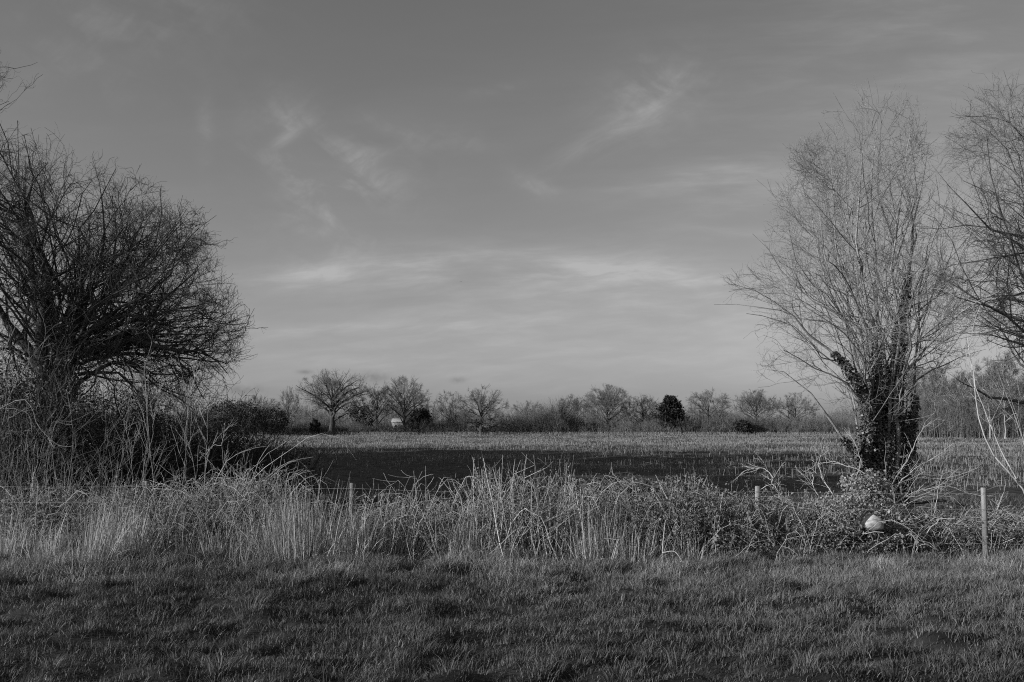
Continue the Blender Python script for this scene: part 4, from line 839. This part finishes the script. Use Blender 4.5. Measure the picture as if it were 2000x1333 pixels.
_place('broken_stick', [tubes(tw_-tw_[0, 0], np.full((1, 3), .007), 6, np.array([1.]))], M_cane, tw_[0, 0], 'short pale stick lying under the cut log', 'stick', None, True)

# dark hedge bank under the willow: ivy and bramble mass in the shade
def bank(px, Y, py0, py1, rx, n, label, name='ivy_thicket', tone=(0, .8), size=.045):
    n = int(n*1.7)
    z1 = P(px, py0, Y)[2]; loc = np.array([gx(px, Y), Y, 0.]); hh = z1; nst = 90
    S0 = np.stack([rng.normal(0, rx*.45, nst), rng.normal(0, .5, nst), np.full(nst, -.3)], 1); G = np.empty((nst, 6, 3)); G[:, 0] = S0; D = nrm(rng.normal(0, .25, (nst, 3))*[1, 1, 0]+[0, 0, 1]); ln = rng.uniform(.6, 1.15, nst)*hh
    for j in range(1, 6): D = nrm(D+rng.normal(0, .15, (nst, 3))+[0, 0, .05]); G[:, j] = G[:, j-1]+D*(ln/5)[:, None]
    R = np.full((nst, 6), .012)*np.linspace(1, .3, 6); A, RA = grow(G, R, 8, (.1, 1), (45, 15), .4, 5, .2, (0, 0, .04), .6); B, RB = grow(A, RA, 4, (.1, 1), (45, 15), .5, 4, .2, (0, 0, 0), .7)
    t = thing(name, label, 'thicket', loc, 'dark thickets under the willow')
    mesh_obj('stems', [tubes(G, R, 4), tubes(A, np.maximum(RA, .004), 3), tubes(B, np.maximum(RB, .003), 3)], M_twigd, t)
    k = 55; q = np.stack([np.clip(rng.normal(0, rx*.5, k), -rx, rx), rng.normal(0, .55, k), rng.uniform(.0, .86, k)*hh], 1); q[:, 2] *= 1-.35*(q[:, 0]/rx)**2; i = rng.integers(0, k, n); C = q[i]+np.clip(rng.normal(0, 1, (n, 3)), -1.7, 1.7)*[rx*.16, .25, hh*.10]
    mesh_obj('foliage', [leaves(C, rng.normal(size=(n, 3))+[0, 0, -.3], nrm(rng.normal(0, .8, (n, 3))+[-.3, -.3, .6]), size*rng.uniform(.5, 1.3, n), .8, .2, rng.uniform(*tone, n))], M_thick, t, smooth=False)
bank(15, 18.6, 690, 900, 1.5, 9000, 'ivy-choked thicket at the far left edge under the willow')
bank(150, 19.2, 705, 900, 1.4, 9500, 'tallest ivy-choked thicket around the foot of the willow')
bank(250, 19.6, 780, 900, 1.3, 7000, 'dark thicket right of the willow trunk')
bank(345, 20.2, 790, 900, 1.3, 7000, 'dark thicket below the drooping right-hand willow limbs')
bank(440, 21.0, 815, 900, 1.2, 6000, 'low dark thicket below the outermost willow twigs')
bank(525, 21.8, 862, 900, 1.0, 4200, 'lowest dark thicket at the right end, against the stubble')
for px, lab, hh_, nn in ((-10, 'tangle of bare grey twigs at the far left edge before the willow', (1.2, 3.4), 60), (130, 'tangle of bare grey twigs before the foot of the willow', (1.0, 2.7), 50), (265, 'tangle of bare grey twigs around the thin upright stems', (.9, 2.2), 46), (400, 'tangle of bare grey twigs around the crooked stem', (.9, 1.8), 44)):
    c = canes(nn, (px-75, px+75), (17.3, .5), hh_, (.05, .2), .0045, K=8, wander=.09, tone=(.0, .3)); G_ = above(c[0])
    A, RA = grow(G_, c[1], 6, (.15, 1), (42, 14), .35, 5, .16, (0, 0, .04), .6, rtip=.5); B, RB = grow(A, RA, 4, (.1, 1), (42, 14), .45, 4, .2, (0, 0, .02), .7, rtip=.5)
    loc = np.array([gx(px, 17.3), 17.3, 0.]); t = thing('bare_shrub', lab, 'shrub', loc, 'bare twiggy shrubs before the willow')
    mesh_obj('stems', [tubes(G_-loc, c[1], 4, c[2])], M_cane, t); mesh_obj('twigs', [tubes(A-loc, np.maximum(RA, .0025), 3, rng.uniform(0, .35, len(A))), tubes(B-loc, np.maximum(RB, .0018), 3, rng.uniform(0, .2, len(B)))], M_cane, t)
# low ground cover in and beyond the ditch
n = 60000; x = rng.uniform(-13, 13, n); y = rng.uniform(15.4, 25, n); k = np.abs(x) < y*.56; x, y = x[k], y[k]; n = len(x)
g3 = blades(x, y, rng.uniform(.08, .32, n)*(.5+vnoise(x, y)), rng.uniform(.004, .009, n), rng.uniform(.2, 1.3, n), rng.uniform(0, .7, n), droop=.4)
tag(mesh_obj('ditch_bank_grass', [g3], M_grass, smooth=False), 'rough dark grass and weeds in the ditch behind the fence', 'grass', kind='stuff')

# ------------------------------------------------------------------ wire fence
FY = 14.85
t = thing('wire_fence', 'sagging three-strand wire fence on weathered round posts across the whole view', 'fence', (gx(1100, FY), FY, 0)); o0 = np.array([gx(1100, FY), FY, 0.])
posts = [(288, 940, FY+.45, .038), (688, 944, FY+.3, .040), (1105, 952, FY+.3, .038), (1480, 950, FY+.05, .041), (1921, 953, FY-.1, .041), (-120, 938, FY+.5, .04), (2330, 956, FY-.1, .04)]
tops = []
for px, py, Yp, r in posts:
    top = P(px, py, Yp); lx, ly = rng.normal(0, .012, 2); zz = np.array([-.12, .05, .35, .7, top[2]-.012, top[2]])
    C = np.stack([top[0]+lx*(zz-top[2]), Yp+ly*(zz-top[2]), zz], 1)-o0; R = np.array([1.02, 1.03, 1.0, .98, .97, .88])*r
    a = tubes(C[None], R[None], 16); S = 16; V = a[0]+rng.normal(0, .0012, a[0].shape); ci = len(V); V = np.vstack([V, C[-1]+[0, 0, .002]]); k0 = 5*S
    capf = np.array([[k0+q, k0+(q+1) % S, ci] for q in range(S)])
    po = mesh_obj('post', [(V, a[1]+[capf], None)], M_post if px > 1400 else M_post_shade, t)
    st_ = []
    for wz in (.075, .31, .56, .80):
        z = top[2]-wz; th = np.linspace(0, 2*pi, 15); ring = np.stack([top[0]+np.cos(th)*(r+.003), Yp+np.sin(th)*(r+.003), z+.012*np.cos(th+1)], 1)-o0; st_.append(tubes(ring[None], np.full((1, 15), .002), 4))
    mesh_obj('wire_tie', st_, M_wire, po)
    tops.append(top)
tops = sorted(tops, key=lambda q: q[0])
for wz in (.075, .31, .56, .80):
    pts = []
    for a_, c_ in zip(tops[:-1], tops[1:]):
        for u in np.linspace(0, 1, 12, endpoint=False):
            q = a_+(c_-a_)*u; q = q-np.array([0, .055, wz+.02*4*u*(1-u)]); pts.append(q-o0)
    pts.append(tops[-1]-np.array([0, .055, wz])-o0); G = np.array(pts)[None]
    mesh_obj('wire', [tubes(G, np.full(G.shape[:2], .0022), 4)], M_wire, t)

# ------------------------------------------------------------------ birds
def bird(label, px, py, Y, span, bank_):
    c = P(px, py, Y); s_ = span/2
    body = np.array([[-.35, 0, 0], [-.2, 0, .03], [0, 0, .05], [.25, 0, .02], [.45, 0, 0]])*s_; t_ = tubes(body[None], np.array([[.02, .09, .12, .07, .02]])*s_, 6)
    w = []
    for k in (-1, 1):
        V = np.array([[-.15, 0, .03], [.15, 0, .03], [-.02, k*.5, .28], [.16, k*.5, .26], [.2, k*1., .12], [.26, k*1., .11]]); V = np.vstack([V, V+[0, 0, .02]])*s_
        w.append((V, [np.array([[0, 1, 3, 2], [2, 3, 5, 4], [6, 8, 9, 7], [8, 10, 11, 9], [0, 2, 8, 6], [2, 4, 10, 8], [1, 7, 9, 3], [3, 9, 11, 5], [4, 5, 11, 10]])]))
    o = mesh_obj('bird', [t_]+w, M_bird, smooth=False); o.location = tuple(c); o.rotation_euler = (0, 0, bank_); return tag(o, label, 'bird', 'small birds in flight')
bird('tiny dark bird flying high, below the pale streak cloud in mid sky', 900, 551, 110, .34, 1.2)
bird('speck of a bird low above the dark conifer', 1311, 753, 200, .34, .9)
print('OBJECTS', len(bpy.data.objects), 'VERTS', sum(len(m.vertices) for m in bpy.data.meshes))
